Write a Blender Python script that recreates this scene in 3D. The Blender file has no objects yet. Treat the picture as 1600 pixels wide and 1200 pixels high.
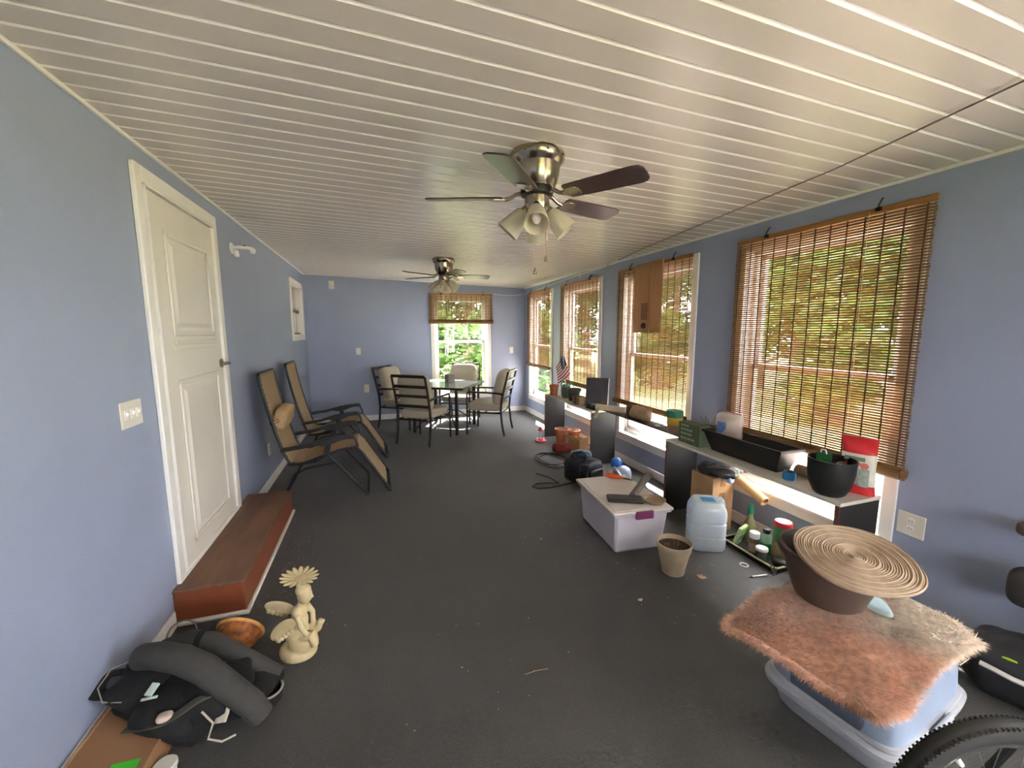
import bpy, math, random
from mathutils import Vector, Matrix, Euler
random.seed(7)
PI = math.pi
SC = bpy.context.scene
COL = SC.collection

# ------------------------------------------------------------------ camera
W, L, H0, HS = 3.7443, 7.3223, 2.4289, 0.03      # room width, far wall, ceiling height at left, ceiling fall per metre
YB = -2.6                                          # wall behind the camera
def cz(x): return H0 - HS * x
yaw, pitch, roll = 0.3186, 0.1301, -0.0022
fwd = Vector((math.sin(yaw) * math.cos(pitch), math.cos(yaw) * math.cos(pitch), -math.sin(pitch)))
rt = Vector((math.cos(yaw), -math.sin(yaw), 0)); up = rt.cross(fwd)
R_ = rt * math.cos(roll) + up * math.sin(roll); U_ = up * math.cos(roll) - rt * math.sin(roll)
cd = bpy.data.cameras.new('camera'); cam = bpy.data.objects.new('camera', cd); COL.objects.link(cam)
cd.sensor_width = 36; cd.lens = 36 * 639.0 / 1600; cd.clip_start = 0.02; cd.clip_end = 300
mw = Matrix.Identity(4)
for i in range(3):
    mw[i][0], mw[i][1], mw[i][2] = R_[i], U_[i], -fwd[i]
mw[0][3], mw[1][3], mw[2][3] = 1.0611, 0.0, 1.5289
cam.matrix_world = mw
SC.camera = cam

# ------------------------------------------------------------------ sky, sun, exposure
wd = bpy.data.worlds.new('world'); SC.world = wd; wd.use_nodes = True
bg = wd.node_tree.nodes['Background']
bg.inputs[0].default_value = (0.96, 0.965, 1.0, 1); bg.inputs[1].default_value = 3.0
sd = bpy.data.lights.new('sun', 'SUN'); sd.energy = 9.0; sd.angle = math.radians(1.0); sd.color = (1.0, 0.955, 0.915)
sun = bpy.data.objects.new('sun', sd); COL.objects.link(sun); sun.location = (8, 12, 14)
sun.rotation_euler = Vector((-0.30, -0.70, -1.0)).to_track_quat('-Z', 'Y').to_euler()
vs = SC.view_settings
SC.display_settings.display_device = 'sRGB'
vs.view_transform = 'Standard'; vs.look = 'None'; vs.gamma = 1.0; vs.use_curve_mapping = False
vs.exposure = 3.58

# ------------------------------------------------------------------ materials
def lin(c): return tuple(((x / 255) / 12.92 if x / 255 <= 0.04045 else ((x / 255 + 0.055) / 1.055) ** 2.4) for x in c)
MATS = {}
def mat(name, rgb, rough=0.5, metal=0.0, var=0.08, scale=8.0, bump=0.0, bscale=None, spec=0.5, trans=0.0, coat=0.0, rgb2=None, translucent=0.0, detail=4.0, stretch=None, sheen=0.0):
    if name in MATS: return MATS[name]
    m = bpy.data.materials.new(name); m.use_nodes = True; nt = m.node_tree; N = nt.nodes; K = nt.links
    b = N['Principled BSDF']; out = N['Material Output']
    c = lin(rgb)
    tc = N.new('ShaderNodeTexCoord'); src = tc.outputs['Object']
    if stretch:
        mp = N.new('ShaderNodeMapping'); mp.inputs['Scale'].default_value = stretch; K.new(src, mp.inputs['Vector']); src = mp.outputs[0]
    nz = N.new('ShaderNodeTexNoise'); nz.inputs['Scale'].default_value = scale; nz.inputs['Detail'].default_value = detail; K.new(src, nz.inputs['Vector'])
    rp = N.new('ShaderNodeValToRGB')
    c2 = lin(rgb2) if rgb2 else None
    lo = c2 if c2 else tuple(max(0, x * (1 - var)) for x in c)
    hi = c if c2 else tuple(min(1, x * (1 + var)) for x in c)
    rp.color_ramp.elements[0].position = 0.32; rp.color_ramp.elements[1].position = 0.68
    rp.color_ramp.elements[0].color = (*lo, 1); rp.color_ramp.elements[1].color = (*hi, 1)
    K.new(nz.outputs['Fac'], rp.inputs[0]); K.new(rp.outputs[0], b.inputs['Base Color'])
    b.inputs['Roughness'].default_value = rough; b.inputs['Metallic'].default_value = metal
    b.inputs['Specular IOR Level'].default_value = spec
    if trans: b.inputs['Transmission Weight'].default_value = trans
    if coat: b.inputs['Coat Weight'].default_value = coat; b.inputs['Coat Roughness'].default_value = 0.15
    if sheen: b.inputs['Sheen Weight'].default_value = sheen
    if bump:
        n2 = N.new('ShaderNodeTexNoise'); n2.inputs['Scale'].default_value = bscale or scale * 6; n2.inputs['Detail'].default_value = 3; K.new(src, n2.inputs['Vector'])
        bp = N.new('ShaderNodeBump'); bp.inputs['Strength'].default_value = bump; bp.inputs['Distance'].default_value = 0.01
        K.new(n2.outputs['Fac'], bp.inputs['Height']); K.new(bp.outputs[0], b.inputs['Normal'])
    if translucent:
        t = N.new('ShaderNodeBsdfTranslucent'); K.new(rp.outputs[0], t.inputs['Color'])
        mx = N.new('ShaderNodeMixShader'); mx.inputs[0].default_value = translucent
        K.new(b.outputs[0], mx.inputs[1]); K.new(t.outputs[0], mx.inputs[2]); K.new(mx.outputs[0], out.inputs['Surface'])
    MATS[name] = m
    return m
def clear(name, tint=(255, 255, 255), gloss=0.06, rough=0.02, haze=0.0, hazecol=(240, 240, 240)):
    if name in MATS: return MATS[name]
    m = bpy.data.materials.new(name); m.use_nodes = True; nt = m.node_tree; N = nt.nodes; K = nt.links
    N.remove(N['Principled BSDF']); out = N['Material Output']
    t = N.new('ShaderNodeBsdfTransparent'); t.inputs[0].default_value = (*lin(tint), 1)
    g = N.new('ShaderNodeBsdfGlossy'); g.inputs['Roughness'].default_value = rough
    lw = N.new('ShaderNodeLayerWeight'); lw.inputs['Blend'].default_value = 0.35
    mu = N.new('ShaderNodeMath'); mu.operation = 'MULTIPLY_ADD'; mu.inputs[1].default_value = 0.35; mu.inputs[2].default_value = gloss
    K.new(lw.outputs['Fresnel'], mu.inputs[0])
    mx = N.new('ShaderNodeMixShader'); K.new(mu.outputs[0], mx.inputs[0]); K.new(t.outputs[0], mx.inputs[1]); K.new(g.outputs[0], mx.inputs[2])
    last = mx
    if haze:
        d = N.new('ShaderNodeBsdfDiffuse'); nz = N.new('ShaderNodeTexNoise'); nz.inputs['Scale'].default_value = 12
        d.inputs[0].default_value = (*lin(hazecol), 1)
        tr = N.new('ShaderNodeBsdfTranslucent'); tr.inputs[0].default_value = (*lin(hazecol), 1)
        m2 = N.new('ShaderNodeMixShader'); m2.inputs[0].default_value = 0.4; K.new(d.outputs[0], m2.inputs[1]); K.new(tr.outputs[0], m2.inputs[2])
        m3 = N.new('ShaderNodeMixShader'); m3.inputs[0].default_value = haze; K.new(mx.outputs[0], m3.inputs[1]); K.new(m2.outputs[0], m3.inputs[2]); last = m3
    K.new(last.outputs[0], out.inputs['Surface'])
    MATS[name] = m
    return m

# ------------------------------------------------------------------ mesh builder
def basis(d):
    d = Vector(d).normalized()
    a = Vector((0, 0, 1)) if abs(d.z) < 0.9 else Vector((1, 0, 0))
    x = a.cross(d).normalized(); y = d.cross(x)
    return x, y, d
class MB:
    def __init__(s): s.v = []; s.f = []; s.mi = []; s.m = 0; s.T = Matrix.Identity(4)
    def at(s, loc=(0, 0, 0), rot=(0, 0, 0)):
        s.T = Matrix.Translation(loc) @ Euler(rot).to_matrix().to_4x4(); return s
    def add(s, vs_, fs):
        o = len(s.v); s.v += [tuple(s.T @ Vector(p)) for p in vs_]; s.f += [tuple(i + o for i in f) for f in fs]; s.mi += [s.m] * len(fs); return s
    def box(s, x0, x1, y0, y1, z0, z1):
        v = [(x, y, z) for x in (x0, x1) for y in (y0, y1) for z in (z0, z1)]
        return s.add(v, [(0, 1, 3, 2), (4, 6, 7, 5), (0, 4, 5, 1), (2, 3, 7, 6), (0, 2, 6, 4), (1, 5, 7, 3)])
    def cbox(s, c, d, rot=(0, 0, 0)):
        T0 = s.T; s.T = T0 @ Matrix.Translation(c) @ Euler(rot).to_matrix().to_4x4()
        s.box(-d[0] / 2, d[0] / 2, -d[1] / 2, d[1] / 2, -d[2] / 2, d[2] / 2); s.T = T0; return s
    def frustum(s, x0, x1, y0, y1, z0, z1, k):
        cx, cy = (x0 + x1) / 2, (y0 + y1) / 2
        v = []
        for z, q in ((z0, k), (z1, 1)):
            v += [(cx + (x0 - cx) * q, cy + (y0 - cy) * q, z), (cx + (x1 - cx) * q, cy + (y0 - cy) * q, z), (cx + (x1 - cx) * q, cy + (y1 - cy) * q, z), (cx + (x0 - cx) * q, cy + (y1 - cy) * q, z)]
        return s.add(v, [(3, 2, 1, 0), (4, 5, 6, 7), (0, 1, 5, 4), (1, 2, 6, 5), (2, 3, 7, 6), (3, 0, 4, 7)])
    def cyl(s, p0, p1, r0, r1=None, n=12, caps=True):
        r1 = r0 if r1 is None else r1
        p0, p1 = Vector(p0), Vector(p1); x, y, _ = basis(p1 - p0); v = []
        for p, r in ((p0, r0), (p1, r1)):
            v += [p + (x * math.cos(2 * PI * i / n) + y * math.sin(2 * PI * i / n)) * r for i in range(n)]
        f = [(i, (i + 1) % n, n + (i + 1) % n, n + i) for i in range(n)]
        if caps: f += [tuple(range(n - 1, -1, -1)), tuple(range(n, 2 * n))]
        return s.add(v, f)
    def tube(s, pts, r, n=8, closed=False):
        pts = [Vector(p) for p in pts]; m = len(pts); v = []; px = None
        for i in range(m):
            if closed: d = pts[(i + 1) % m] - pts[i - 1]
            else: d = pts[min(i + 1, m - 1)] - pts[max(i - 1, 0)]
            d = d.normalized() if d.length else Vector((0, 0, 1))
            if px is None: x, y, _ = basis(d)
            else:
                x = px - d * px.dot(d); x = x.normalized() if x.length > 1e-6 else basis(d)[0]; y = d.cross(x)
            px = x
            rr = r[i] if isinstance(r, (list, tuple)) else r
            v += [pts[i] + (x * math.cos(2 * PI * k / n) + y * math.sin(2 * PI * k / n)) * rr for k in range(n)]
        f = []
        for i in range(m if closed else m - 1):
            j = (i + 1) % m
            f += [(i * n + k, i * n + (k + 1) % n, j * n + (k + 1) % n, j * n + k) for k in range(n)]
        if not closed: f += [tuple(range(n - 1, -1, -1)), tuple(range((m - 1) * n, m * n))]
        return s.add(v, f)
    def lathe(s, prof, n=24, c=(0, 0, 0), axis=None, closed=False):
        x, y, z = (Vector((1, 0, 0)), Vector((0, 1, 0)), Vector((0, 0, 1))) if axis is None else basis(axis)
        c = Vector(c); v = []
        for r, h in prof: v += [c + (x * math.cos(2 * PI * i / n) + y * math.sin(2 * PI * i / n)) * r + z * h for i in range(n)]
        m = len(prof); f = []
        for j in range(m - 1): f += [(j * n + i, j * n + (i + 1) % n, (j + 1) * n + (i + 1) % n, (j + 1) * n + i) for i in range(n)]
        if prof[0][0] > 1e-5 and not closed: f.append(tuple(range(n - 1, -1, -1)))
        if prof[-1][0] > 1e-5 and not closed: f.append(tuple(range((m - 1) * n, m * n)))
        if closed: f += [((m - 1) * n + i, (m - 1) * n + (i + 1) % n, (i + 1) % n, i) for i in range(n)]
        return s.add(v, f)
    def sup(s, c, d, e1=1.0, e2=1.0, nu=20, nv=12, warp=None):
        def pw(a, e): return math.copysign(abs(a) ** e, a)
        v = []; c = Vector(c)
        for j in range(nv + 1):
            ph = -PI / 2 + PI * j / nv
            for i in range(nu):
                th = 2 * PI * i / nu
                p = Vector((pw(math.cos(ph), e1) * pw(math.cos(th), e2) * d[0], pw(math.cos(ph), e1) * pw(math.sin(th), e2) * d[1], pw(math.sin(ph), e1) * d[2]))
                if warp: p = warp(p)
                v.append(c + p)
        f = [(j * nu + i, j * nu + (i + 1) % nu, (j + 1) * nu + (i + 1) % nu, (j + 1) * nu + i) for j in range(nv) for i in range(nu)]
        return s.add(v, f)
    def prism(s, poly, a0, a1, plane='xz'):
        mk = {'xz': lambda p, a: (p[0], a, p[1]), 'yz': lambda p, a: (a, p[0], p[1]), 'xy': lambda p, a: (p[0], p[1], a)}[plane]
        n = len(poly); v = [mk(p, a0) for p in poly] + [mk(p, a1) for p in poly]
        return s.add(v, [tuple(range(n - 1, -1, -1)), tuple(range(n, 2 * n))] + [(i, (i + 1) % n, n + (i + 1) % n, n + i) for i in range(n)])
    def grid(s, fn, nu, nv):
        v = [fn(i / nu, j / nv) for j in range(nv + 1) for i in range(nu + 1)]
        return s.add(v, [(j * (nu + 1) + i, j * (nu + 1) + i + 1, (j + 1) * (nu + 1) + i + 1, (j + 1) * (nu + 1) + i) for j in range(nv) for i in range(nu)])
    def mesh(s, name, mats, smooth=35):
        me = bpy.data.meshes.new(name); me.from_pydata(s.v, [], s.f)
        for m in (mats if isinstance(mats, (list, tuple)) else [mats]): me.materials.append(m)
        if any(s.mi): me.polygons.foreach_set('material_index', s.mi)
        import bmesh
        bm = bmesh.new(); bm.from_mesh(me); bmesh.ops.recalc_face_normals(bm, faces=bm.faces); bm.to_mesh(me); bm.free()
        if smooth:
            me.polygons.foreach_set('use_smooth', [True] * len(me.polygons)); me.set_sharp_from_angle(angle=math.radians(smooth))
        me.update(); return me
    def build(s, name, mats, parent=None, bevel=0, smooth=35, label=None, solid=0, kind=None):
        o = bpy.data.objects.new(name, s.mesh(name, mats, smooth)); COL.objects.link(o)
        if parent: o.parent = parent
        if solid:
            q = o.modifiers.new('thick', 'SOLIDIFY'); q.thickness = solid; q.offset = 0
        if bevel:
            b = o.modifiers.new('bevel', 'BEVEL'); b.width = bevel; b.segments = 2; b.limit_method = 'ANGLE'; b.angle_limit = math.radians(40)
        if label: o['label'] = label
        if kind: o['kind'] = kind
        return o
def thing(name, label, cat, loc=(0, 0, 0), rz=0, group=None, rot=None):
    o = bpy.data.objects.new(name, None); COL.objects.link(o); o.empty_display_size = 0.05
    o.location = loc; o.rotation_euler = rot if rot else (0, 0, rz); o['label'] = label; o['category'] = cat
    if group: o['group'] = group
    return o
def struct(name, loc=(0, 0, 0), rz=0):
    o = bpy.data.objects.new(name, None); COL.objects.link(o); o.empty_display_size = 0.05
    o.location = loc; o.rotation_euler = (0, 0, rz); o['kind'] = 'structure'; return o
def tag(o, label, cat, group=None, loc=None, rz=0, rot=None):
    o['label'] = label; o['category'] = cat
    if group: o['group'] = group
    if loc: o.location = loc
    if rz: o.rotation_euler = (0, 0, rz)
    if rot: o.rotation_euler = rot
    return o
def copy_tree(o, parent=None):
    c = o.copy(); COL.objects.link(c); c.parent = parent
    for ch in list(o.children): copy_tree(ch, c)
    return c

# ------------------------------------------------------------------ shared materials
M_wall = mat('blue_wall_paint', (155, 164, 188), 0.42, var=0.025, scale=3, bump=0.12, bscale=140, spec=0.4)
M_white = mat('white_trim_paint', (236, 232, 226), 0.4, var=0.02, scale=5)
M_ceil = mat('ceiling_plank_vinyl', (224, 214, 203), 0.26, var=0.02, scale=3, spec=0.6)
M_vinyl = mat('white_vinyl', (238, 236, 234), 0.35, var=0.015)
M_glass = clear('window_glass')
M_bamboo = mat('bamboo_slat', (150, 116, 72), 0.6, var=0.25, scale=30, translucent=0.45, stretch=(0.15, 1, 3))
M_bamboo_d = mat('bamboo_cord', (104, 68, 38), 0.7, var=0.2, scale=40)
M_blackm = mat('black_metal', (18, 18, 19), 0.5, 0.0, var=0.1)
M_bronze = mat('bronze_chair_frame', (46, 42, 38), 0.45, 0.1, var=0.1)
M_nickel = mat('brushed_nickel', (170, 160, 145), 0.22, 1.0, var=0.06, scale=60)
M_card = mat('cardboard', (172, 134, 94), 0.8, var=0.08, scale=10)
M_terra = mat('terracotta', (176, 106, 70), 0.75, var=0.12, scale=20)
M_black = mat('black_plastic', (22, 22, 22), 0.5, var=0.1)
M_soil = mat('potting_soil', (70, 48, 36), 0.95, var=0.4, scale=60, bump=0.8)
M_plate = mat('ivory_plate', (228, 222, 208), 0.35, var=0.01)

# ------------------------------------------------------------------ floor with carpet
def carpet():
    m = bpy.data.materials.new('ribbed_carpet'); m.use_nodes = True; nt = m.node_tree; N = nt.nodes; K = nt.links; b = N['Principled BSDF']
    tc = N.new('ShaderNodeTexCoord')
    n1 = N.new('ShaderNodeTexNoise'); n1.inputs['Scale'].default_value = 1.3; n1.inputs['Detail'].default_value = 6; K.new(tc.outputs['Object'], n1.inputs['Vector'])
    n2 = N.new('ShaderNodeTexNoise'); n2.inputs['Scale'].default_value = 160; n2.inputs['Detail'].default_value = 2; K.new(tc.outputs['Object'], n2.inputs['Vector'])
    rp = N.new('ShaderNodeValToRGB'); rp.color_ramp.elements[0].position = 0.3; rp.color_ramp.elements[1].position = 0.75
    rp.color_ramp.elements[0].color = (*lin((60, 58, 55)), 1); rp.color_ramp.elements[1].color = (*lin((74, 71, 67)), 1); K.new(n1.outputs['Fac'], rp.inputs[0])
    mx = N.new('ShaderNodeMixRGB'); mx.blend_type = 'MULTIPLY'; mx.inputs[0].default_value = 0.55; K.new(rp.outputs[0], mx.inputs[1])
    r2 = N.new('ShaderNodeValToRGB'); r2.color_ramp.elements[0].position = 0.3; r2.color_ramp.elements[1].position = 0.6; r2.color_ramp.elements[0].color = (0.45, 0.45, 0.45, 1)
    K.new(n2.outputs['Fac'], r2.inputs[0]); K.new(r2.outputs[0], mx.inputs[2]); K.new(mx.outputs[0], b.inputs['Base Color'])
    wx = N.new('ShaderNodeTexWave'); wx.inputs['Scale'].default_value = 30; wx.bands_direction = 'X'; K.new(tc.outputs['Object'], wx.inputs['Vector'])
    wy = N.new('ShaderNodeTexWave'); wy.inputs['Scale'].default_value = 30; wy.bands_direction = 'Y'; K.new(tc.outputs['Object'], wy.inputs['Vector'])
    ad = N.new('ShaderNodeMath'); ad.operation = 'MULTIPLY'; K.new(wx.outputs['Fac'], ad.inputs[0]); K.new(wy.outputs['Fac'], ad.inputs[1])
    bp = N.new('ShaderNodeBump'); bp.inputs['Strength'].default_value = 0.35; bp.inputs['Distance'].default_value = 0.004; K.new(ad.outputs[0], bp.inputs['Height']); K.new(bp.outputs[0], b.inputs['Normal'])
    b.inputs['Roughness'].default_value = 0.62; b.inputs['Specular IOR Level'].default_value = 0.45; b.inputs['Sheen Weight'].default_value = 0.15
    return m
o = MB().box(-0.15, W + 0.2, YB - 0.15, L + 0.2, -0.15, 0).build('floor', carpet()); o['kind'] = 'structure'

# ------------------------------------------------------------------ walls
def wall_cells(a0, a1, z0, z1, holes, put):
    """cells of a wall between a0..a1, holes = (a, b, zlo, zhi)"""
    xs = sorted(set([a0, a1] + [h[0] for h in holes] + [h[1] for h in holes]))
    for i in range(len(xs) - 1):
        m_ = (xs[i] + xs[i + 1]) / 2
        hs = sorted([h for h in holes if h[0] < m_ < h[1]], key=lambda h: h[2]); z = z0
        for h in hs: put(xs[i], xs[i + 1], z, h[2]); z = h[3]
        put(xs[i], xs[i + 1], z, z1)
ZT = 2.55
CW = 0.065                                   # casing width
WB, WT = 0.35, 2.19 - CW                     # right window openings
RW = [(6.04, 7.098), (4.542, 5.67), (2.945, 4.132), (1.375, 2.522)]            # outer casing edges, far to near
RW_ADDED = [(-0.92, 0.18), (-2.15, -1.05)]                                          # unseen pair behind the camera, added and sized for light
def inner(p): return (p[0] + CW, p[1] - CW)
holes = [(*inner(p), WB, WT) for p in RW] + [(*inner(p), 0.55, WT) for p in RW_ADDED]
m = MB(); wall_cells(YB, L, 0, ZT, holes, lambda a, b, c, d: m.box(W, W + 0.13, a, b, c, d)); m.build('wall_right', M_wall)['kind'] = 'structure'
m = MB(); wall_cells(-0.13, W + 0.13, 0, ZT, [(1.977 + CW, 3.066 - CW, 0.38, 2.12)], lambda a, b, c, d: m.box(a, b, L, L + 0.13, c, d)); m.build('wall_back', M_wall)['kind'] = 'structure'
m = MB(); wall_cells(YB, L, 0, ZT, [(6.122 + 0.06, 7.06 - 0.06, 1.393 + 0.06, 2.236 - 0.06)], lambda a, b, c, d: m.box(-0.13, 0, a, b, c, d)); m.build('wall_left', M_wall)['kind'] = 'structure'
m = MB(); wall_cells(-0.13, W + 0.13, 0, ZT, [(1.2, 3.0, 1.0, 2.05)], lambda a, b, c, d: m.box(a, b, YB - 0.13, YB, c, d)); m.build('wall_front', M_wall)['kind'] = 'structure'  # opening for the unseen window added to let light in

# ------------------------------------------------------------------ ceiling: slab, planks, cove trim
ceil = struct('ceiling')
m = MB(); m.add([(-0.3, YB - 0.5, cz(-0.3) + 0.02), (W + 0.3, YB - 0.5, cz(W + 0.3) + 0.02), (W + 0.3, L + 0.45, cz(W + 0.3) + 0.02), (-0.3, L + 0.45, cz(-0.3) + 0.02),
                 (-0.3, YB - 0.5, cz(-0.3) + 0.2), (W + 0.3, YB - 0.5, cz(W + 0.3) + 0.2), (W + 0.3, L + 0.45, cz(W + 0.3) + 0.2), (-0.3, L + 0.45, cz(-0.3) + 0.2)],
                [(0, 1, 2, 3), (7, 6, 5, 4), (0, 4, 5, 1), (1, 5, 6, 2), (2, 6, 7, 3), (3, 7, 4, 0)])
m.build('roof_slab', M_white, ceil)
PITCH = 0.1103
prof = [(0.0, 0.014), (0.015, 0.0), (PITCH - 0.002, 0.0), (PITCH - 0.002, 0.02), (0.0, 0.02)]
m = MB()
n = len(prof); v = []
for x in (0.0, W): v += [(x, p[0], cz(x) + p[1]) for p in prof]
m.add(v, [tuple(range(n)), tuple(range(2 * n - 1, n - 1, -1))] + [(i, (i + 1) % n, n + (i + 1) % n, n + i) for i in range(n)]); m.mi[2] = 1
pm = m.mesh('plank', [M_ceil, mat('groove_highlight_white', (252, 248, 240), 0.3, var=0.01)], 0)  # whiter colour on the slanted groove face paints in its highlight
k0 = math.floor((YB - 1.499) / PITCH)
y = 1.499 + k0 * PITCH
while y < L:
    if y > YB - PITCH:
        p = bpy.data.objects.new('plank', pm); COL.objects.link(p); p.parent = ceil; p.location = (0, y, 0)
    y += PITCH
def beam(name, p0, p1, w, h, mt, kind='structure'):
    m = MB(); p0, p1 = Vector(p0), Vector(p1); d = (p1 - p0); x = Vector((0, 0, 1)).cross(d).normalized() * w / 2; z = Vector((0, 0, h / 2))
    v = [p + a * x + b * z for p in (p0, p1) for a in (-1, 1) for b in (-1, 1)]
    m.add(v, [(0, 1, 3, 2), (4, 6, 7, 5), (0, 4, 5, 1), (2, 3, 7, 6), (0, 2, 6, 4), (1, 5, 7, 3)])
    o = m.build(name, mt, bevel=0.003); o['kind'] = kind; return o
beam('trim_1', (0.008, YB, cz(0) - 0.008), (0.008, L, cz(0) - 0.008), 0.016, 0.016, M_white)
beam('trim_2', (W - 0.009, YB, cz(W) - 0.009), (W - 0.009, L, cz(W) - 0.009), 0.018, 0.018, M_white)
beam('trim_3', (0, L - 0.007, cz(0) - 0.007), (W, L - 0.007, cz(W) - 0.007), 0.014, 0.014, M_white)
def baseboard(name, poly_runs):
    m = MB()
    for r in poly_runs: m.box(*r)
    o = m.build(name, M_white, bevel=0.004); o['kind'] = 'structure'
BH = 0.09
baseboard('baseboard_left', [(0, 0.014, YB, 2.40, 0, BH), (0, 0.014, 3.745, L, 0, BH)])
baseboard('baseboard_right', [(W - 0.014, W, YB, L, 0, BH)])
baseboard('baseboard_back', [(0.014, W - 0.014, L - 0.014, L, 0, BH)])

# ------------------------------------------------------------------ windows (local: X along the wall, -Y into the room)
def window(name, loc, rz, w, zb, zt, cw=CW, meet=None, stool=True, depth=0.13):
    """w, zb, zt = outer casing box; glass in two sashes"""
    r = struct(name, loc, rz); h = w / 2
    for nm, b in (('casing_board', (-h, -h + cw, -0.018, 0, zb, zt)), ('casing_board', (h - cw, h, -0.018, 0, zb, zt)),
                  ('casing_board', (-h + cw, h - cw, -0.018, 0, zt - cw, zt)), ('casing_board', (-h + cw, h - cw, -0.018, 0, zb, zb + cw + 0.02))):
        MB().box(*b).build(nm, M_white, r, bevel=0.003)
    z0, z1 = zb + cw + 0.02, zt - cw; a = h - cw
    m = MB()                                                      # jamb lining + vinyl frame
    m.box(-a, -a + 0.012, 0, depth, z0, z1).box(a - 0.012, a, 0, depth, z0, z1).box(-a, a, 0, depth, z1 - 0.012, z1)
    m.box(-a, -a + 0.045, 0.05, depth - 0.01, z0, z1).box(a - 0.045, a, 0.05, depth - 0.01, z0, z1).box(-a, a, 0.05, depth - 0.01, z1 - 0.045, z1).box(-a, a, 0.05, depth - 0.01, z0, z0 + 0.05)
    m.build('window_frame', M_vinyl, r, bevel=0.003)
    MB().box(-a - (0.03 if stool else 0), a + (0.03 if stool else 0), -0.03 if stool else -0.018, depth, z0 - 0.015, z0 + 0.006).build('window_sill', M_white, r, bevel=0.004)
    mz = meet if meet else (z0 + z1) / 2; ai = a - 0.045
    def sash(nm, y0, za, zb_):
        s = MB(); t = 0.032
        s.box(-ai, -ai + t, y0, y0 + 0.028, za, zb_).box(ai - t, ai, y0, y0 + 0.028, za, zb_).box(-ai, ai, y0, y0 + 0.028, za, za + t + 0.008).box(-ai, ai, y0, y0 + 0.028, zb_ - t, zb_)
        so = s.build(nm, M_vinyl, r, bevel=0.002)
        MB().box(-ai + t, ai - t, y0 + 0.012, y0 + 0.016, za + t, zb_ - t).build('glass_pane', M_glass, so, smooth=0)
    sash('lower_sash', 0.058, z0 + 0.05, mz + 0.018)
    sash('upper_sash', 0.09, mz - 0.018, z1 - 0.045)
    return r
for i, (a, b) in enumerate(RW + RW_ADDED):
    window('window_%d' % (i + 1), (W, (a + b) / 2, 0), -PI / 2, b - a, (WB if i < 4 else 0.55) - CW - 0.02, 2.19, meet=1.25 if i < 4 else 1.3)  # the last two are the unseen windows added for light
window('window_7', ((1.977 + 3.066) / 2, L, 0), 0, 3.066 - 1.977, 0.30, 2.185, meet=1.325)
# the small old house window in the left wall
r = struct('window_9', (0, (6.122 + 7.06) / 2, 0), PI / 2); h = (7.06 - 6.122) / 2; zb, zt = 1.393, 2.236
M_room = mat('dim_room_behind', (150, 132, 118), 0.7, var=0.2, scale=3)
for b in ((-h, -h + 0.07, -0.018, 0, zb, zt), (h - 0.07, h, -0.018, 0, zb, zt), (-h + 0.07, h - 0.07, -0.018, 0, zt - 0.07, zt), (-h + 0.07, h - 0.07, -0.018, 0, zb, zb + 0.07)):
    MB().box(*b).build('casing_board', M_white, r, bevel=0.003)
a = h - 0.07
MB().box(-a, -a + 0.03, 0, 0.12, zb + 0.07, zt - 0.07).box(a - 0.03, a, 0, 0.12, zb + 0.07, zt - 0.07).box(-a, a, 0, 0.12, zb + 0.06, zb + 0.09).box(-a, a, 0, 0.12, zt - 0.09, zt - 0.06).build('window_frame', M_white, r, bevel=0.003)
MB().box(-a, a, 0.03, 0.06, 1.795, 1.83).build('meeting_rail', mat('brown_sash', (120, 96, 78), 0.6), r, bevel=0.003)
MB().box(-a, a, 0.03, 0.06, 1.47, 1.50).build('bottom_rail', MATS['brown_sash'], r, bevel=0.003)
for x in (-0.12, 0.12): MB().cbox((x, 0.05, 1.65), (0.03, 0.02, 0.30)).build('muntin', M_white, r, bevel=0.002)
MB().box(-a, a, 0.065, 0.069, zb + 0.07, zt - 0.07).build('glass_pane', M_glass, r, smooth=0)
MB().box(-a, a, 0.10, 0.12, zb + 0.07, zt - 0.07).build('curtain', mat('curtain_cloth', (206, 190, 178), 0.9, var=0.12, scale=6, stretch=(6, 1, 0.3)), r)
# unseen window behind the camera, added and sized to light the room
window('window_8', (2.1, YB, 0), PI, 1.8 + 2 * CW, 1.0 - CW - 0.02, 2.05 + CW, meet=1.45)

# ------------------------------------------------------------------ white door in the left wall
D0, D1, DZ0, DZ1 = 2.4698, 3.5137, 0.1936, 2.3236
M_door = mat('white_door_paint', (228, 222, 212), 0.35, var=0.02, scale=3)
r = struct('door_1', (0, (D0 + D1) / 2, 0), PI / 2); h = (D1 - D0) / 2
for b in ((-h, -h + 0.062, -0.022, 0, DZ0, DZ1), (h - 0.062, h, -0.022, 0, DZ0, DZ1), (-h + 0.062, h - 0.062, -0.022, 0, DZ1 - 0.075, DZ1), (-h + 0.062, h - 0.062, -0.022, 0, DZ0, DZ0 + 0.03)):
    MB().box(*b).build('casing_board', M_white, r, bevel=0.005)
MB().box(-h + 0.075, -h + 0.085, -0.028, 0, DZ0 + 0.03, DZ1 - 0.08).box(h - 0.085, h - 0.075, -0.028, 0, DZ0 + 0.03, DZ1 - 0.08).box(-h + 0.075, h - 0.075, -0.028, 0, DZ1 - 0.09, DZ1 - 0.08).build('door_stop', M_white, r, bevel=0.002)
a = h - 0.09
MB().box(-a, a, -0.012, 0.03, DZ0 + 0.035, DZ1 - 0.095).build('door_slab', M_door, r, bevel=0.002)
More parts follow.
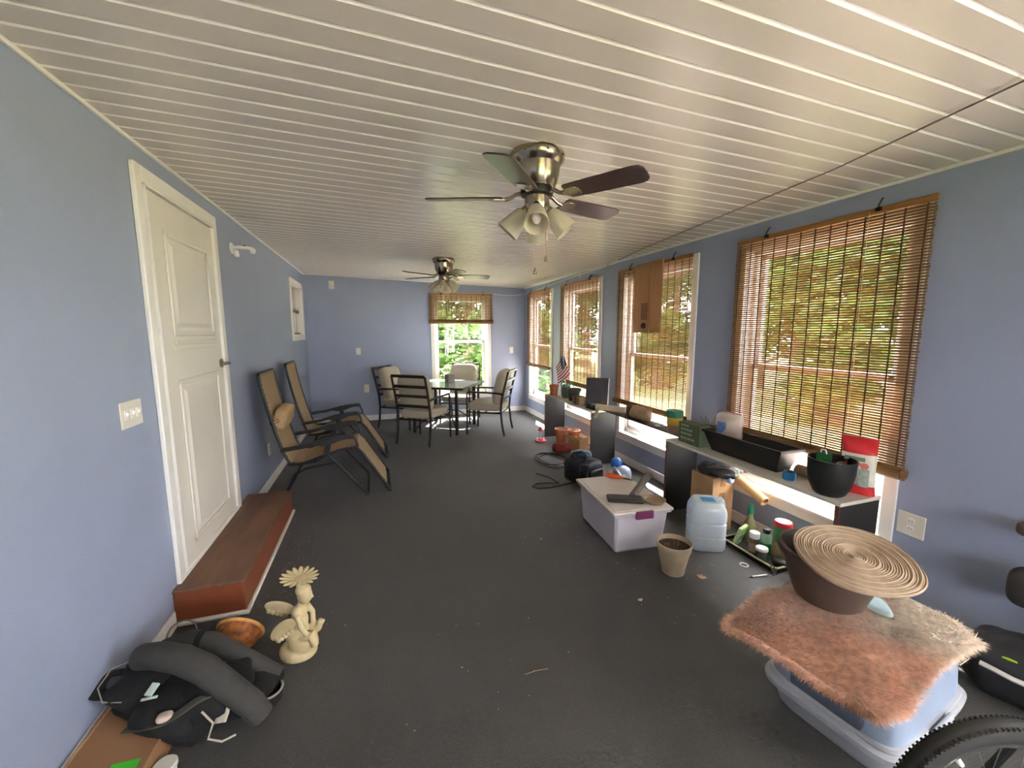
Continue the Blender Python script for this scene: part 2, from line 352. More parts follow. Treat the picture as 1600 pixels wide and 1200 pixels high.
def door_panel(z0, z1, bar=False):
    x0, x1 = -0.285, 0.31
    m = MB()
    for b in ((x0, x0 + 0.03, z0, z1), (x1 - 0.03, x1, z0, z1), (x0, x1, z0, z0 + 0.03), (x0, x1, z1 - 0.03, z1)):
        m.box(b[0], b[1], -0.024, -0.012, b[2], b[3])
    po = m.build('panel', M_door, r, bevel=0.006)
    m = MB(); k = 0.05
    m.frustum(x0 + k, x1 - k, z0 + k, z1 - k, 0.0, 0.012, 1.0)
    f = MB(); i0, i1, j0, j1 = x0 + k, x1 - k, z0 + k, z1 - k; e = 0.025
    f.add([(i0, -0.012, j0), (i1, -0.012, j0), (i1, -0.012, j1), (i0, -0.012, j1), (i0 + e, -0.022, j0 + e), (i1 - e, -0.022, j0 + e), (i1 - e, -0.022, j1 - e), (i0 + e, -0.022, j1 - e)],
          [(4, 5, 6, 7), (0, 1, 5, 4), (1, 2, 6, 5), (2, 3, 7, 6), (3, 0, 4, 7)])
    f.build('raised_field', M_door, po, smooth=0)
door_panel(1.50, 2.06); door_panel(0.32, 1.262)
MB().box(-0.285, 0.31, -0.026, -0.012, 1.455, 1.475).box(-0.285, 0.31, -0.02, -0.012, 1.425, 1.455).build('lock_rail_molding', M_door, r, bevel=0.004)
kx = 3.385 - (D0 + D1) / 2
kn = MB().cyl((kx, -0.012, 1.305), (kx, -0.02, 1.305), 0.032, n=20).cyl((kx, -0.02, 1.305), (kx, -0.062, 1.305), 0.011).build('handle_rosette', M_nickel, r, label='brushed nickel door handle')
MB().tube([(kx, -0.062, 1.305), (kx - 0.02, -0.066, 1.306), (kx - 0.06, -0.066, 1.306), (kx - 0.115, -0.062, 1.302)], [0.011, 0.011, 0.009, 0.008]).build('lever', M_nickel, kn)

# ------------------------------------------------------------------ door step
M_step = mat('step_top_board', (122, 88, 64), 0.55, var=0.12, scale=3, rgb2=(90, 64, 46), stretch=(3, 0.6, 1))
M_stepf = mat('red_brown_stain', (132, 70, 44), 0.45, var=0.12, scale=6)
st = thing('door_step', 'reddish brown wooden step box with white quarter-round below the door', 'step', (0, 3.07, 0))
MB().box(0.002, 0.322, -0.655, 0.665, 0.012, 0.178).build('riser_box', M_stepf, st, bevel=0.003)
MB().box(0.002, 0.33, -0.662, 0.67, 0.178, 0.195).build('tread', [M_step], st, bevel=0.004)
MB().box(0.322, 0.342, -0.675, 0.67, 0, 0.022).build('quarter_round', M_white, st, bevel=0.006)
MB().box(0.014, 0.342, -0.677, -0.655, 0, 0.022).build('quarter_round', M_white, st, bevel=0.006)

# ------------------------------------------------------------------ bamboo blinds
def blind(label, loc, rz, w, zt, zb, roll_r=0.028, pitch=0.0152, hooks=(-0.34, 0.34), cord=None, lean=0.0, cat='blind', ncord=12):
    t = thing('bamboo_blind', label, cat, loc, rz, group='bamboo roll-up blinds on the windows'); h = w / 2
    MB().box(-h, h, -0.032, -0.022, zt - 0.035, zt).build('head_rail', mat('bamboo_rail', (160, 112, 58), 0.55, var=0.15, scale=20, stretch=(0.2, 1, 4)), t, bevel=0.002)
    m = MB(); z = zt - 0.042; ztop = z; rnd = random.Random(int(w * 1000 + zt * 77 + zb * 991))
    zr = zb + 2 * roll_r
    while z > zr - 0.01:
        j = rnd.uniform(-0.0008, 0.0008); e = rnd.uniform(-0.003, 0.003)
        m.box(-h + e, h + e, -0.030 + j, -0.0265 + j, z - 0.0110 + rnd.uniform(-.0008, .0008), z)
        z -= pitch
    m.build('slat_screen', M_bamboo, t, smooth=0, kind='stuff')
    for i in range(ncord + 1):
        x = -h + 0.035 + (w - 0.07) * i / ncord
        MB().box(x - 0.004, x + 0.004, -0.0335, -0.0305, zr - 0.01, ztop + 0.005).build('binding_cord', M_bamboo_d, t, smooth=0)
    m = MB()                                                     # rolled-up lower end: spiral of slats
    n = 34
    for i in range(n):
        a = i * 0.40; rr = roll_r * (1.0 - 0.4 * i / n)
        m.cbox((0, -0.03 - math.cos(a) * rr, zb + roll_r + math.sin(a) * rr), (w + 0.01 * math.sin(i), 0.0045, 0.0125), (-a, 0, 0))
    m.build('rolled_end', M_bamboo, t, smooth=0, kind='stuff')
    for s in (-1, 1): MB().cyl((s * (h - 0.0), -0.03, zb + roll_r), (s * (h + 0.004), -0.03, zb + roll_r), roll_r * 0.95, n=14).build('roll_cap', M_bamboo_d, t)
    for x in hooks:
        MB().tube([(x, -0.028, zt - 0.012), (x, -0.04, zt + 0.005), (x + 0.004, -0.03, zt + 0.03), (x - 0.006, -0.006, zt + 0.048), (x - 0.004, -0.001, zt + 0.05)], 0.0045, 6).cbox((x, -0.037, zt - 0.012), (0.026, 0.012, 0.02)).build('hanging_hook', M_blackm, t)
    if cord:
        MB().tube([(cord, -0.04, zt - 0.02), (cord, -0.041, zb + 0.4), (cord, -0.041, zb + 0.05)], 0.0018, 5).build('pull_cord', mat('cotton_cord', (210, 190, 160), 0.9), t)
    return t
XB = W - 0.012
blind('bamboo blind at the nearest window, largest in view', (XB, (1.342 + 2.522) / 2, 0), -PI / 2, 1.18, 2.193, 0.725, roll_r=0.036, cord=0.3)
blind('bamboo blind with a brown paper bag hung over its top', (XB, (2.985 + 4.15) / 2, 0), -PI / 2, 1.165, 2.193, 0.69, roll_r=0.03)
blind('bamboo blind behind the small flag, two windows from the corner', (XB, (4.585 + 5.69) / 2, 0), -PI / 2, 1.10, 2.193, 0.745, roll_r=0.03, ncord=11)
blind('bamboo blind nearest the far right corner, pulled half up', (XB, (6.09 + 7.125) / 2, 0), -PI / 2, 1.03, 2.193, 0.89, roll_r=0.028, ncord=11)
blind('short bamboo blind rolled high above the dining table', ((1.95 + 3.095) / 2, L - 0.012, 0), 0, 1.145, 2.18, 1.645, roll_r=0.036, hooks=(-0.36, 0.39), ncord=12)

# ------------------------------------------------------------------ wall plates and lamp
def plate(name, label, cat, loc, rz, w, h, kind):
    t = thing(name, label, cat, loc, rz)
    MB().box(-w / 2, w / 2, -0.006, 0, -h / 2, h / 2).build('cover_plate', M_plate, t, bevel=0.003)
    n = {'triple': 3, 'switch': 1, 'outlet': 0, 'sensor': 0}[kind]
    for i in range(n):
        x = (i - (n - 1) / 2) * 0.046
        MB().box(x - 0.012, x + 0.012, -0.008, -0.005, -0.021, 0.021).build('switch_frame', M_white, t, bevel=0.001)
        MB().cbox((x, -0.011, 0.004), (0.009, 0.014, 0.018), (0.5, 0, 0)).build('toggle', M_white, t, bevel=0.002)
    if kind == 'outlet':
        for z in (-0.021, 0.021):
            so = MB().sup((0, -0.006, z), (0.016, 0.003, 0.015), 0.5, 0.5).build('socket', M_white, t)
            MB().box(-0.007, -0.005, -0.0098, -0.008, z - 0.004, z + 0.006).box(0.005, 0.007, -0.0098, -0.008, z - 0.004, z + 0.006).build('slot', M_black, so)
    if kind == 'sensor':
        MB().box(-w * 0.25, w * 0.25, -0.016, -0.005, -h * 0.3, h * 0.3).build('sensor_body', M_plate, t, bevel=0.004)
    return t
plate('switch_plate', 'wide ivory three-gang switch plate left of the white door', 'light switch', (0, 2.248, 1.163), PI / 2, 0.168, 0.118, 'triple')
plate('switch_plate', 'small white switch plate on far wall left of the table', 'light switch', (0.769, L, 1.188), 0, 0.075, 0.118, 'switch')
plate('switch_plate', 'white switch plate on far wall right of the window', 'light switch', (3.465, L, 1.164), 0, 0.075, 0.118, 'switch')
plate('wall_outlet', 'white outlet low on far wall behind the left dining chair', 'outlet', (0.872, L, 0.555), 0, 0.085, 0.14, 'outlet')
plate('wall_sensor', 'small white box high on far wall near the left corner', 'sensor', (0.409, L, 2.266), 0, 0.085, 0.13, 'sensor')
plate('wall_outlet', 'ivory outlet on right wall beside the nearest window', 'outlet', (W, 1.302, 0.491), -PI / 2, 0.12, 0.125, 'outlet')
plate('wall_outlet', 'white outlet on left wall behind the far lounge chair', 'outlet', (0, 5.82, 0.49), PI / 2, 0.075, 0.118, 'outlet')
plate('wall_outlet', 'outlet on left wall behind the nearer lounge chair', 'outlet', (0, 4.508, 0.363), PI / 2, 0.075, 0.118, 'outlet')
t = thing('wall_lamp', 'small white bracket lamp high on left wall past the door', 'lamp', (0, 3.88, 2.18), 0); t.scale = (0.72, 0.72, 0.72)
MB().cyl((0, 0, 0), (0.02, 0, 0), 0.062, 0.055, n=24).build('base', M_vinyl, t, bevel=0.004)
MB().tube([(0.015, 0, 0.0), (0.06, 0.0, 0.012), (0.14, 0.0, 0.012), (0.2, 0.0, 0.004), (0.235, 0.0, -0.012)], [0.02, 0.02, 0.018, 0.02, 0.012], 10).build('arm', M_vinyl, t)
MB().lathe([(0.0, 0.0), (0.026, -0.004), (0.03, -0.03), (0.022, -0.045), (0, -0.048)], 16, (0.205, 0, -0.002)).build('lamp_head', M_vinyl, t)
MB().lathe([(0.02, 0.0), (0.026, -0.03), (0.03, -0.06), (0.02, -0.07)], 14, (0.045, 0, -0.02)).build('socket', M_vinyl, t)
MB().cyl((0.13, 0, 0.02), (0.13, 0, 0.04), 0.009, n=10).build('knob', M_black, t)

# ------------------------------------------------------------------ ceiling fans
M_blade = mat('dark_walnut_blade', (62, 38, 30), 0.32, var=0.25, scale=8, stretch=(1, 8, 1), coat=0.3)
M_frost = mat('frosted_shade', (232, 226, 208), 0.45, var=0.02, translucent=0.45)
M_bulb = mat('bulb_glass', (235, 225, 225), 0.2, var=0.0)
def fan(label, loc, ang0):
    t = thing('ceiling_fan', label, 'ceiling fan', loc, 0, group='nickel ceiling fans')
    MB().lathe([(0.0, 0.01), (0.128, 0.01), (0.134, -0.012), (0.132, -0.03), (0.12, -0.045), (0.112, -0.055), (0.112, -0.06), (0.108, -0.10), (0.098, -0.135), (0.085, -0.158), (0.07, -0.165), (0, -0.165)], 40).build('motor_housing', M_nickel, t)
    for i in range(8):
        a = 2 * PI * i / 8
        MB().cbox((0.129 * math.cos(a), 0.129 * math.sin(a), -0.022), (0.012, 0.006, 0.008), (0, 0, a)).build('vent_screw', M_black, t)
    MB().lathe([(0, -0.16), (0.078, -0.16), (0.082, -0.175), (0.078, -0.19), (0.055, -0.195), (0.055, -0.2), (0, -0.2)], 32).build('flywheel', M_blackm, t)
    MB().lathe([(0, -0.195), (0.06, -0.195), (0.062, -0.23), (0.058, -0.255), (0.045, -0.272), (0.02, -0.28), (0, -0.28)], 32).build('switch_housing', M_nickel, t)
    for i in range(5):
        a = ang0 + 2 * PI * i / 5
        br = bpy.data.objects.new('blade_arm', None)
        m = MB(); m.T = Matrix.Rotation(a, 4, 'Z')
        m.tube([(0.07, 0, -0.178), (0.10, 0, -0.182), (0.13, 0.0, -0.2), (0.16, 0, -0.207)], [0.012, 0.011, 0.01, 0.012], 8)
        m.T = Matrix.Rotation(a, 4, 'Z') @ Matrix.Translation((0, 0, -0.205)) @ Matrix.Rotation(math.radians(-12), 4, 'X')
        m.prism([(0.15, -0.014), (0.18, -0.036), (0.215, -0.04), (0.235, -0.022), (0.24, 0), (0.235, 0.022), (0.215, 0.04), (0.18, 0.036), (0.15, 0.014)], -0.006, 0.0, 'xy')
        arm = m.build('blade_arm', M_nickel, t, bevel=0.002)
        m = MB(); m.T = Matrix.Rotation(a, 4, 'Z') @ Matrix.Translation((0, 0, -0.205)) @ Matrix.Rotation(math.radians(-12), 4, 'X')
        m.prism([(0.165, -0.048), (0.175, -0.056), (0.30, -0.062), (0.50, -0.066), (0.53, -0.06), (0.545, -0.04), (0.548, 0.0), (0.545, 0.04), (0.53, 0.06), (0.50, 0.066), (0.30, 0.062), (0.175, 0.056), (0.165, 0.048)], 0.0, 0.007, 'xy')
        m.build('blade', M_blade, t, bevel=0.002)
    for i in range(4):
        a = math.radians(-112) + i * PI / 2
        d = Vector((math.cos(a) * math.sin(math.radians(42)), math.sin(a) * math.sin(math.radians(42)), -math.cos(math.radians(42))))
        p = Vector((math.cos(a) * 0.045, math.sin(a) * 0.045, -0.245))
        MB().cyl(p, p + d * 0.035, 0.021, 0.024, n=16).build('lamp_socket', M_nickel, t)
        b = p + d * 0.028
        sh = MB().lathe([(0.024, 0.0), (0.034, 0.012), (0.044, 0.04), (0.052, 0.08), (0.060, 0.125), (0.057, 0.125), (0.049, 0.08), (0.041, 0.04), (0.031, 0.014), (0.021, 0.003)], 28, b, d, closed=True).build('lamp_shade', M_frost, t)
        MB().sup(b + d * 0.075, (0.022, 0.022, 0.03), nu=14, nv=8).build('bulb', M_bulb, sh)
    for (x, y, zz) in ((-0.02, -0.03, -0.565), (0.04, -0.02, -0.50)):
        ch = MB().tube([(x, y, -0.26), (x, y, zz + 0.02)], 0.0018, 5).build('pull_chain', M_nickel, t)
        MB().lathe([(0.0, 0.03), (0.004, 0.025), (0.009, 0.004), (0.009, -0.004), (0.0, -0.005)], 12, (x, y, zz)).build('chain_pull', M_nickel, ch)
    return t
fan('large near ceiling fan with nickel housing and dark blades', (1.84, 1.965, cz(1.84)), math.radians(16))
fan('smaller-looking far ceiling fan above the dining table', (1.86, 5.0, cz(1.86)), math.radians(-7))

# ------------------------------------------------------------------ lounge chairs
M_sling = mat('tan_sling_fabric', (164, 140, 108), 0.85, var=0.06, scale=60, bump=0.2, bscale=250)
def lounger(label, loc, wid, pillow):
    t = thing('lounge_chair', label, 'lounge chair', loc, 0, group='zero gravity lounge chairs'); w = wid
    rail_b = [(0.10, 1.15), (0.115, 1.05), (0.15, 0.86), (0.20, 0.64), (0.25, 0.46), (0.275, 0.40)]
    rail_s = [(0.30, 0.365), (0.38, 0.35), (0.55, 0.405), (0.70, 0.45), (0.835, 0.468)]
    rail_f = [(0.85, 0.462), (0.90, 0.40), (1.0, 0.235), (1.10, 0.07), (1.13, 0.018)]
    r = 0.0125
    for s in (0, 1):
        y = s * w
        MB().tube([(p[0], y, p[1]) for p in rail_b + rail_s + rail_f], r, 8).build('side_rail', M_blackm, t)
        ar = MB().prism([(0.235, 0.512), (0.42, 0.535), (0.50, 0.555), (0.58, 0.575), (0.70, 0.592), (0.80, 0.598), (0.835, 0.585), (0.835, 0.562), (0.76, 0.562), (0.70, 0.548), (0.64, 0.525), (0.56, 0.515), (0.50, 0.528), (0.42, 0.508), (0.235, 0.486)], y - 0.034 + (0.03 if s else -0.03), y + 0.034 + (0.03 if s else -0.03), 'xz').build('armrest', M_black, t, bevel=0.006)
        MB().tube([(0.82, y, 0.575), (0.845, y, 0.53), (0.86, y, 0.47)], 0.011, 8).build('arm_strut', M_blackm, t)
        yo = y + (-0.018 if s == 0 else 0.018)
        MB().tube([(0.285, yo, 0.36), (0.50, yo, 0.37), (0.60, yo, 0.43), (0.67, yo, 0.345), (0.93, yo, 0.012)], 0.0115, 8).build('leg', M_blackm, t)
        MB().tube([(0.67, yo, 0.345), (0.42, yo, 0.315), (0.33, yo, 0.27), (0.20, yo, 0.012)], 0.0115, 8).build('leg', M_blackm, t)
        MB().cbox((0.60, y, 0.475), (0.05, 0.022, 0.09), (0, 0.2, 0)).build('lock_bracket', M_black, t, bevel=0.004)
        for p in ((0.285, 0.36), (0.40, 0.355), (0.60, 0.435), (0.67, 0.345), (0.845, 0.462)):
            MB().cyl((p[0], yo - 0.016, p[1]), (p[0], yo + 0.016, p[1]), 0.006, n=8).build('rivet', M_nickel, t)
    MB().tube([(0.10, 0, 1.15), (0.095, 0.02, 1.165), (0.095, w - 0.02, 1.165), (0.10, w, 1.15)], r, 8).build('head_bar', M_blackm, t)
    MB().tube([(1.13, 0, 0.018), (1.13, w, 0.018)], r, 8).build('foot_bar', M_blackm, t)
    MB().tube([(0.93, -0.018, 0.012), (0.93, w + 0.018, 0.012)], 0.0115, 8).build('floor_bar', M_blackm, t)
    MB().tube([(0.20, -0.018, 0.012), (0.20, w + 0.018, 0.012)], 0.0115, 8).build('floor_bar', M_blackm, t)
    def strip(pts, sag):
        def fn(u, v):
            k = v * (len(pts) - 1); i = min(int(k), len(pts) - 2); f = k - i
            x = pts[i][0] * (1 - f) + pts[i + 1][0] * f; z = pts[i][1] * (1 - f) + pts[i + 1][1] * f
            b = math.sin(PI * u) * math.sin(PI * v)
            return (x - sag * b * 0.4, 0.02 + u * (w - 0.04), z - sag * b)
        return MB().grid(fn, 10, 24)
    strip([(0.105, 1.165)] + rail_b[1:] + [(0.30, 0.365)], 0.01).build('sling_back', M_sling, t, solid=0.004)
    strip([(0.30, 0.365)] + rail_s[1:], 0.035).build('sling_seat', M_sling, t, solid=0.004)
    strip([(0.84, 0.47)] + rail_f[1:4], 0.0).build('sling_leg_rest', M_sling, t, solid=0.004)
    m = MB()
    for s in (0, 1):
        y = s * w + (0.014 if s == 0 else -0.014)
        for seq in (rail_b, rail_s, rail_f):
            for a, b in zip(seq[:-1], seq[1:]):
                nseg = max(1, int(math.dist(a, b) / 0.035))
                for q in range(nseg):
                    f = (q + 0.5) / nseg; x, z = a[0] + (b[0] - a[0]) * f, a[1] + (b[1] - a[1]) * f
                    m.cbox((x, y, z), (0.015, 0.034, 0.016), (0, 0, 0.5))
    m.build('lacing', M_black, t, smooth=0, kind='stuff')
    if pillow:
        p = MB(); p.T = Matrix.Translation((0.215, w * 0.5, 0.745)) @ Matrix.Rotation(0.28, 4, 'Y')
        p.sup((0, 0, 0), (0.06, w * 0.36, 0.105), 0.5, 0.45, 28, 16)
        po = p.build('head_pillow', mat('pillow_fabric', (186, 154, 114), 0.9, var=0.06, scale=40), t)
        for s in (-1, 1): MB().tube([(0.215, w * 0.5 + s * w * 0.38, 0.75), (0.16, w * 0.5 + s * w * 0.47, 0.73)], 0.016, 6).build('strap', M_sling, po)
    return t
lounger('nearer tan sling lounge chair with a head pillow, beside the step', (0, 3.93, 0), 0.55, True)
lounger('farther tan sling lounge chair without pillow, toward the dining table', (0, 5.03, 0), 0.52, False)

# ------------------------------------------------------------------ dining table and chairs
TC = Vector((2.05, 6.33, 0)); TA = math.radians(57)
M_cush = mat('taupe_cushion', (176, 166, 148), 0.9, var=0.05, scale=25, bump=0.15, bscale=200)
M_tglass = mat('sky_tint_table_glass', (206, 232, 238), 0.08, var=0.03, scale=4, spec=1.0, coat=1.0)  # pale cyan base colour imitates sky reflected in the glass
t = thing('dining_table', 'square glass-topped patio table with dark metal legs', 'table', TC, TA)
MB().box(-0.465, 0.465, -0.465, 0.465, 0.705, 0.713).build('glass_top', M_tglass, t, bevel=0.003)
m = MB()
for s in (-1, 1): m.box(-0.48, 0.48, s * 0.468 - 0.012, s * 0.468 + 0.012, 0.684, 0.716).box(s * 0.468 - 0.012, s * 0.468 + 0.012, -0.48, 0.48, 0.684, 0.716)
m.build('top_frame', M_bronze, t, bevel=0.003)
m = MB()
for s in (-1, 1): m.box(-0.47, 0.47, s * 0.30 - 0.012, s * 0.30 + 0.012, 0.682, 0.70)
m.build('under_rail', M_bronze, t)
for sx in (-1, 1):
    for sy in (-1, 1):
        x, y_ = sx * 0.37, sy * 0.34
        MB().box(x - 0.021, x + 0.021, y_ - 0.021, y_ + 0.021, 0.0, 0.69).build('leg', M_bronze, t, bevel=0.003)
        MB().tube([(x, y_, 0.03), (x * 0.8, y_ * 0.8, 0.14), (x * 0.45, y_ * 0.45, 0.26), (0, 0, 0.30)], 0.011, 6).build('leg_brace', M_bronze, t)
def dining_chair(label, loc, rz):
    """local: faces +X"""
    t = thing('dining_chair', label, 'chair', loc, rz, group='patio chairs around the glass table')
    for s in (-1, 1):
        y = s * 0.255
        MB().tube([(-0.30, y, 0.0), (-0.27, y, 0.15), (-0.25, y, 0.36), (-0.265, y, 0.52), (-0.31, y, 0.72), (-0.365, y, 0.94)], 0.0165, 8).build('leg', M_bronze, t)
        MB().tube([(0.27, y, 0.0), (0.265, y, 0.34), (0.265, y, 0.60), (0.255, y, 0.625), (0.21, y, 0.635), (-0.05, y, 0.632), (-0.20, y, 0.625), (-0.285, y, 0.61)], 0.015, 8).build('leg', M_bronze, t)
        MB().tube([(-0.25, y, 0.335), (0.265, y, 0.335)], 0.0115, 8).build('seat_rail', M_bronze, t)
    m = MB()
    for x in (-0.25, 0.0, 0.265): m.tube([(x, -0.255, 0.335), (x, 0.255, 0.335)], 0.011, 8)
    m.build('cross_rail', M_bronze, t)
    for z, x in ((0.94, -0.365), (0.80, -0.33), (0.67, -0.299), (0.53, -0.268)):
        MB().cbox((x - 0.008, 0, z), (0.014, 0.51, 0.04), (0, -0.2, 0)).build('back_slat', M_bronze, t, bevel=0.003)
    MB().sup((0.01, 0, 0.41), (0.275, 0.25, 0.065), 0.45, 0.35, 32, 12).build('seat_cushion', M_cush, t)
    b = MB(); b.T = Matrix.Translation((-0.20, 0, 0.695)) @ Matrix.Rotation(math.radians(-13), 4, 'Y')
    def warp(p):
        k = p.z / 0.26
        return Vector((p.x * (1 + 0.25 * (1 - k * k)), p.y * (1 - 0.03 * (1 - abs(k))), p.z + 0.018 * (abs(p.y) / 0.25) ** 2 * (1 if k > 0.4 else 0)))
    b.sup((0, 0, 0), (0.062, 0.245, 0.265), 0.5, 0.5, 28, 16, warp).build('back_cushion', M_cush, t)
    return t
u = Vector((math.cos(TA), math.sin(TA), 0)); v_ = Vector((-math.sin(TA), math.cos(TA), 0))
def ch(label, off, ang): dining_chair(label, TC + off, ang)
ch('patio chair with its slatted back toward the camera, left of table', -u * 0.72, TA - 0.1)
ch('patio chair on the right of the table, seen side-on', -v_ * 0.72, TA + PI / 2 + 0.02)
ch('patio chair at the far left of the table, near the outlet', v_ * 0.74, TA - PI / 2 - 0.05)
ch('patio chair behind the table in front of the far window', u * 0.60, TA + PI + 0.05)
t = thing('tissue_box', 'small grey square box standing on the glass table', 'box', TC + Vector((0.09, 0.09, 0.714)), 0.4)
MB().box(-0.058, 0.058, -0.058, 0.058, 0, 0.13).build('carton', mat('grey_carton', (138, 128, 124), 0.8, var=0.1, scale=20), t, bevel=0.003)
MB().grid(lambda u_, w_: ((u_ - 0.5) * 0.09, (w_ - 0.5) * 0.05 + 0.01 * math.sin(u_ * 9), 0.131 + 0.025 * math.sin(PI * u_) * math.sin(PI * w_) + 0.006 * math.sin(u_ * 13)), 10, 8).build('tissue', mat('tissue', (220, 215, 210), 0.9), t)

# ------------------------------------------------------------------ benches under the windows
M_dark = mat('black_brown_laminate', (36, 34, 34), 0.5, var=0.1, scale=6, spec=0.3, stretch=(1, 1, 0.3))
M_btop = mat('grey_white_laminate', (206, 200, 190), 0.35, var=0.05, scale=5)
def bench(label, y0, y1, x0=3.325, x1=3.632, h=0.63):
    t = thing('shelf_bench', label, 'bench', ((x0 + x1) / 2, (y0 + y1) / 2, 0)); w, d = (x1 - x0) / 2, (y1 - y0) / 2
    MB().box(-w - 0.004, w + 0.004, -d - 0.004, d + 0.004, h - 0.02, h).build('top_board', M_btop, t, bevel=0.002)
    for s in (-1, 1):
        yy = s * (d - 0.012)
        e = MB().box(-w, w, yy - 0.012, yy + 0.012, 0, h - 0.02).build('end_panel', M_dark, t, bevel=0.001)
        MB().box(-w - 0.003, -w, yy - 0.012, yy + 0.012, 0, h - 0.02).build('edge_strip', mat('brown_edge_band', (96, 58, 42), 0.5), e)
    return t
bench('low white-topped bench with dark ends under the flower pots, farther one', 4.0, 5.36)
bench('low white-topped bench with dark ends under the black planter, nearer one', 1.395, 2.755)
o = MB().box(-0.07, 0.085, -0.665, 0.665, 0, 0.014).build('loose_plank', mat('dark_plank', (74, 54, 48), 0.6), bevel=0.002)
tag(o, 'narrow dark plank bridging the gap between the two benches', 'plank', loc=(3.52, 3.385, 0.63))

BT = 0.631                                    # bench top
# ------------------------------------------------------------------ pots helper
def pot(name, label, loc, r0, r1, h, mt, rim=0.02, soil=True, rz=0, group=None, rimh=None, cat='pot', soil_d=0.02):
    t = thing(name, label, cat, loc, rz, group)
    k = r1 / (r1 + 0.0001); rimh = h * 0.22 if rimh is None else rimh
    rb_ = r1 - rim; w = 0.007
    MB().lathe([(0, 0), (r0, 0), (rb_, h - rimh), (r1 - rim * 0.3, h - rimh + 0.002), (r1, h - 0.004), (r1 - 0.002, h), (r1 - w, h), (r1 - w - 0.004, h - rimh), (r0, 0.012), (0, 0.012)], 32).build('pot_body', mt, t)
    if soil: MB().lathe([(0, h - soil_d + 0.004), (r1 * 0.5, h - soil_d + 0.003), (r1 - w - 0.002, h - soil_d)], 24).build('soil', M_soil, t)
    return t
def leafy(t, n, h, spread, z0, mt, seed, lw=0.012):
    rnd = random.Random(seed)
    for i in range(n):
        a = rnd.uniform(0, 2 * PI); l = h * rnd.uniform(0.6, 1.1); s = spread * rnd.uniform(0.5, 1.1)
        m = MB()
        def fn(u_, w_): 
            rr = s * w_ ** 1.5; wd_ = lw * math.sin(PI * min(0.999, 0.1 + 0.9 * w_)) * (u_ - 0.5) * 2
            return (math.cos(a) * rr - math.sin(a) * wd_, math.sin(a) * rr + math.cos(a) * wd_, z0 + l * (w_ - 0.45 * w_ * w_))
        m.grid(fn, 2, 7).build('leaf', mt, t, smooth=80)
M_leaf = mat('plant_leaf', (92, 120, 74), 0.6, var=0.2, scale=10, translucent=0.3)
M_leafd = mat('dry_stem', (120, 104, 70), 0.8, var=0.2)

# bench A items (farther bench)
pot('terracotta_pot', 'small flared terracotta pot at the far end of the bench', (3.395, 5.20, BT), 0.05, 0.073, 0.145, M_terra, rim=0.016)
t = thing('watering_can', 'green plastic watering can behind the small terracotta pot', 'watering can', (3.53, 5.10, BT), 0.6)
M_green = mat('teal_green_plastic', (38, 132, 100), 0.4, var=0.05)
MB().lathe([(0, 0), (0.062, 0), (0.07, 0.05), (0.066, 0.12), (0.045, 0.15), (0.04, 0.16), (0.036, 0.16), (0.05, 0.12), (0.055, 0.05), (0, 0.01)], 24).build('can_body', M_green, t)
MB().tube([(0.0, 0.0, 0.155), (-0.03, 0, 0.215), (-0.085, 0, 0.225), (-0.125, 0, 0.17), (-0.1, 0, 0.09), (-0.066, 0, 0.05)], 0.009, 8).build('handle', M_green, t)
MB().tube([(0.06, 0, 0.04), (0.11, 0, 0.10), (0.15, 0, 0.175)], [0.016, 0.011, 0.009], 8).build('spout', M_green, t)
pot('plastic_pot', 'slim grey pot holding a stem beside the small flag', (3.45, 4.93, BT), 0.052, 0.068, 0.15, mat('grey_plastic', (112, 116, 112), 0.5), rim=0.012)
t = pot('plastic_pot', 'dark green-grey flower pot in the middle of the far bench', (3.455, 4.70, BT), 0.066, 0.094, 0.155, mat('green_grey_pot', (74, 78, 66), 0.5, var=0.1), rim=0.012)
leafy(t, 5, 0.13, 0.12, 0.14, M_leaf, 3, 0.004)
# small flag on a stick, standing in the slim grey pot
t = thing('small_flag', 'small stars-and-stripes stick flag drooping in the slim grey pot', 'flag', (3.45, 4.93, BT + 0.12), math.radians(-26))
MB().cyl((0, 0, 0), (-0.05, 0, 0.47), 0.004, n=8).build('flag_stick', mat('pale_wood', (205, 190, 160), 0.6), t)
M_red = mat('flag_red', (160, 40, 50), 0.8, translucent=0.06); M_fw = mat('flag_white', (225, 218, 214), 0.8, translucent=0.06); M_navy = mat('flag_blue', (40, 44, 80), 0.8, translucent=0.06)
m = MB(); NU, NV = 26, 24
def flagp(u_, w_):                            # u along the fly, w down the hoist
    top = Vector((-0.05, 0, 0.47)); dn = Vector((0.027, 0, -0.26)); fl = Vector((-0.095, -0.01, -0.20))
    p = top + dn * w_ * (1 - 0.15 * u_) + fl * u_ * 0.9 + Vector((0.075 * w_ * (1 - u_), 0.016 * math.sin(u_ * 7 + w_ * 3), -0.02 * math.sin(PI * u_)))
    return tuple(p)
vv = [flagp(i / NU, j / 26) for j in range(27) for i in range(NU + 1)]
for j in range(26):
    for i in range(NU):
        m.m = 2 if (i < NU * 0.4 and j < 14) else (0 if (j // 2) % 2 == 0 else 1)
        o0 = j * (NU + 1) + i
        m.f.append((o0, o0 + 1, o0 + NU + 2, o0 + NU + 1)); m.mi.append(m.m)
m.v = vv
m.build('flag_cloth', [M_red, M_fw, M_navy], t, smooth=60)
st_m = MB()
for j in range(4):
    for i in range(5):
        p = Vector(flagp(0.04 + i * 0.075, 0.06 + j * 0.12)); st_m.cbox(p + Vector((0, -0.0016, 0)), (0.005, 0.001, 0.005))
st_m.build('stars', M_fw, t, smooth=0)
t = thing('small_crate', 'little tan woven box on the bench beside the dark pot', 'box', (3.40, 4.45, BT), 0.1)
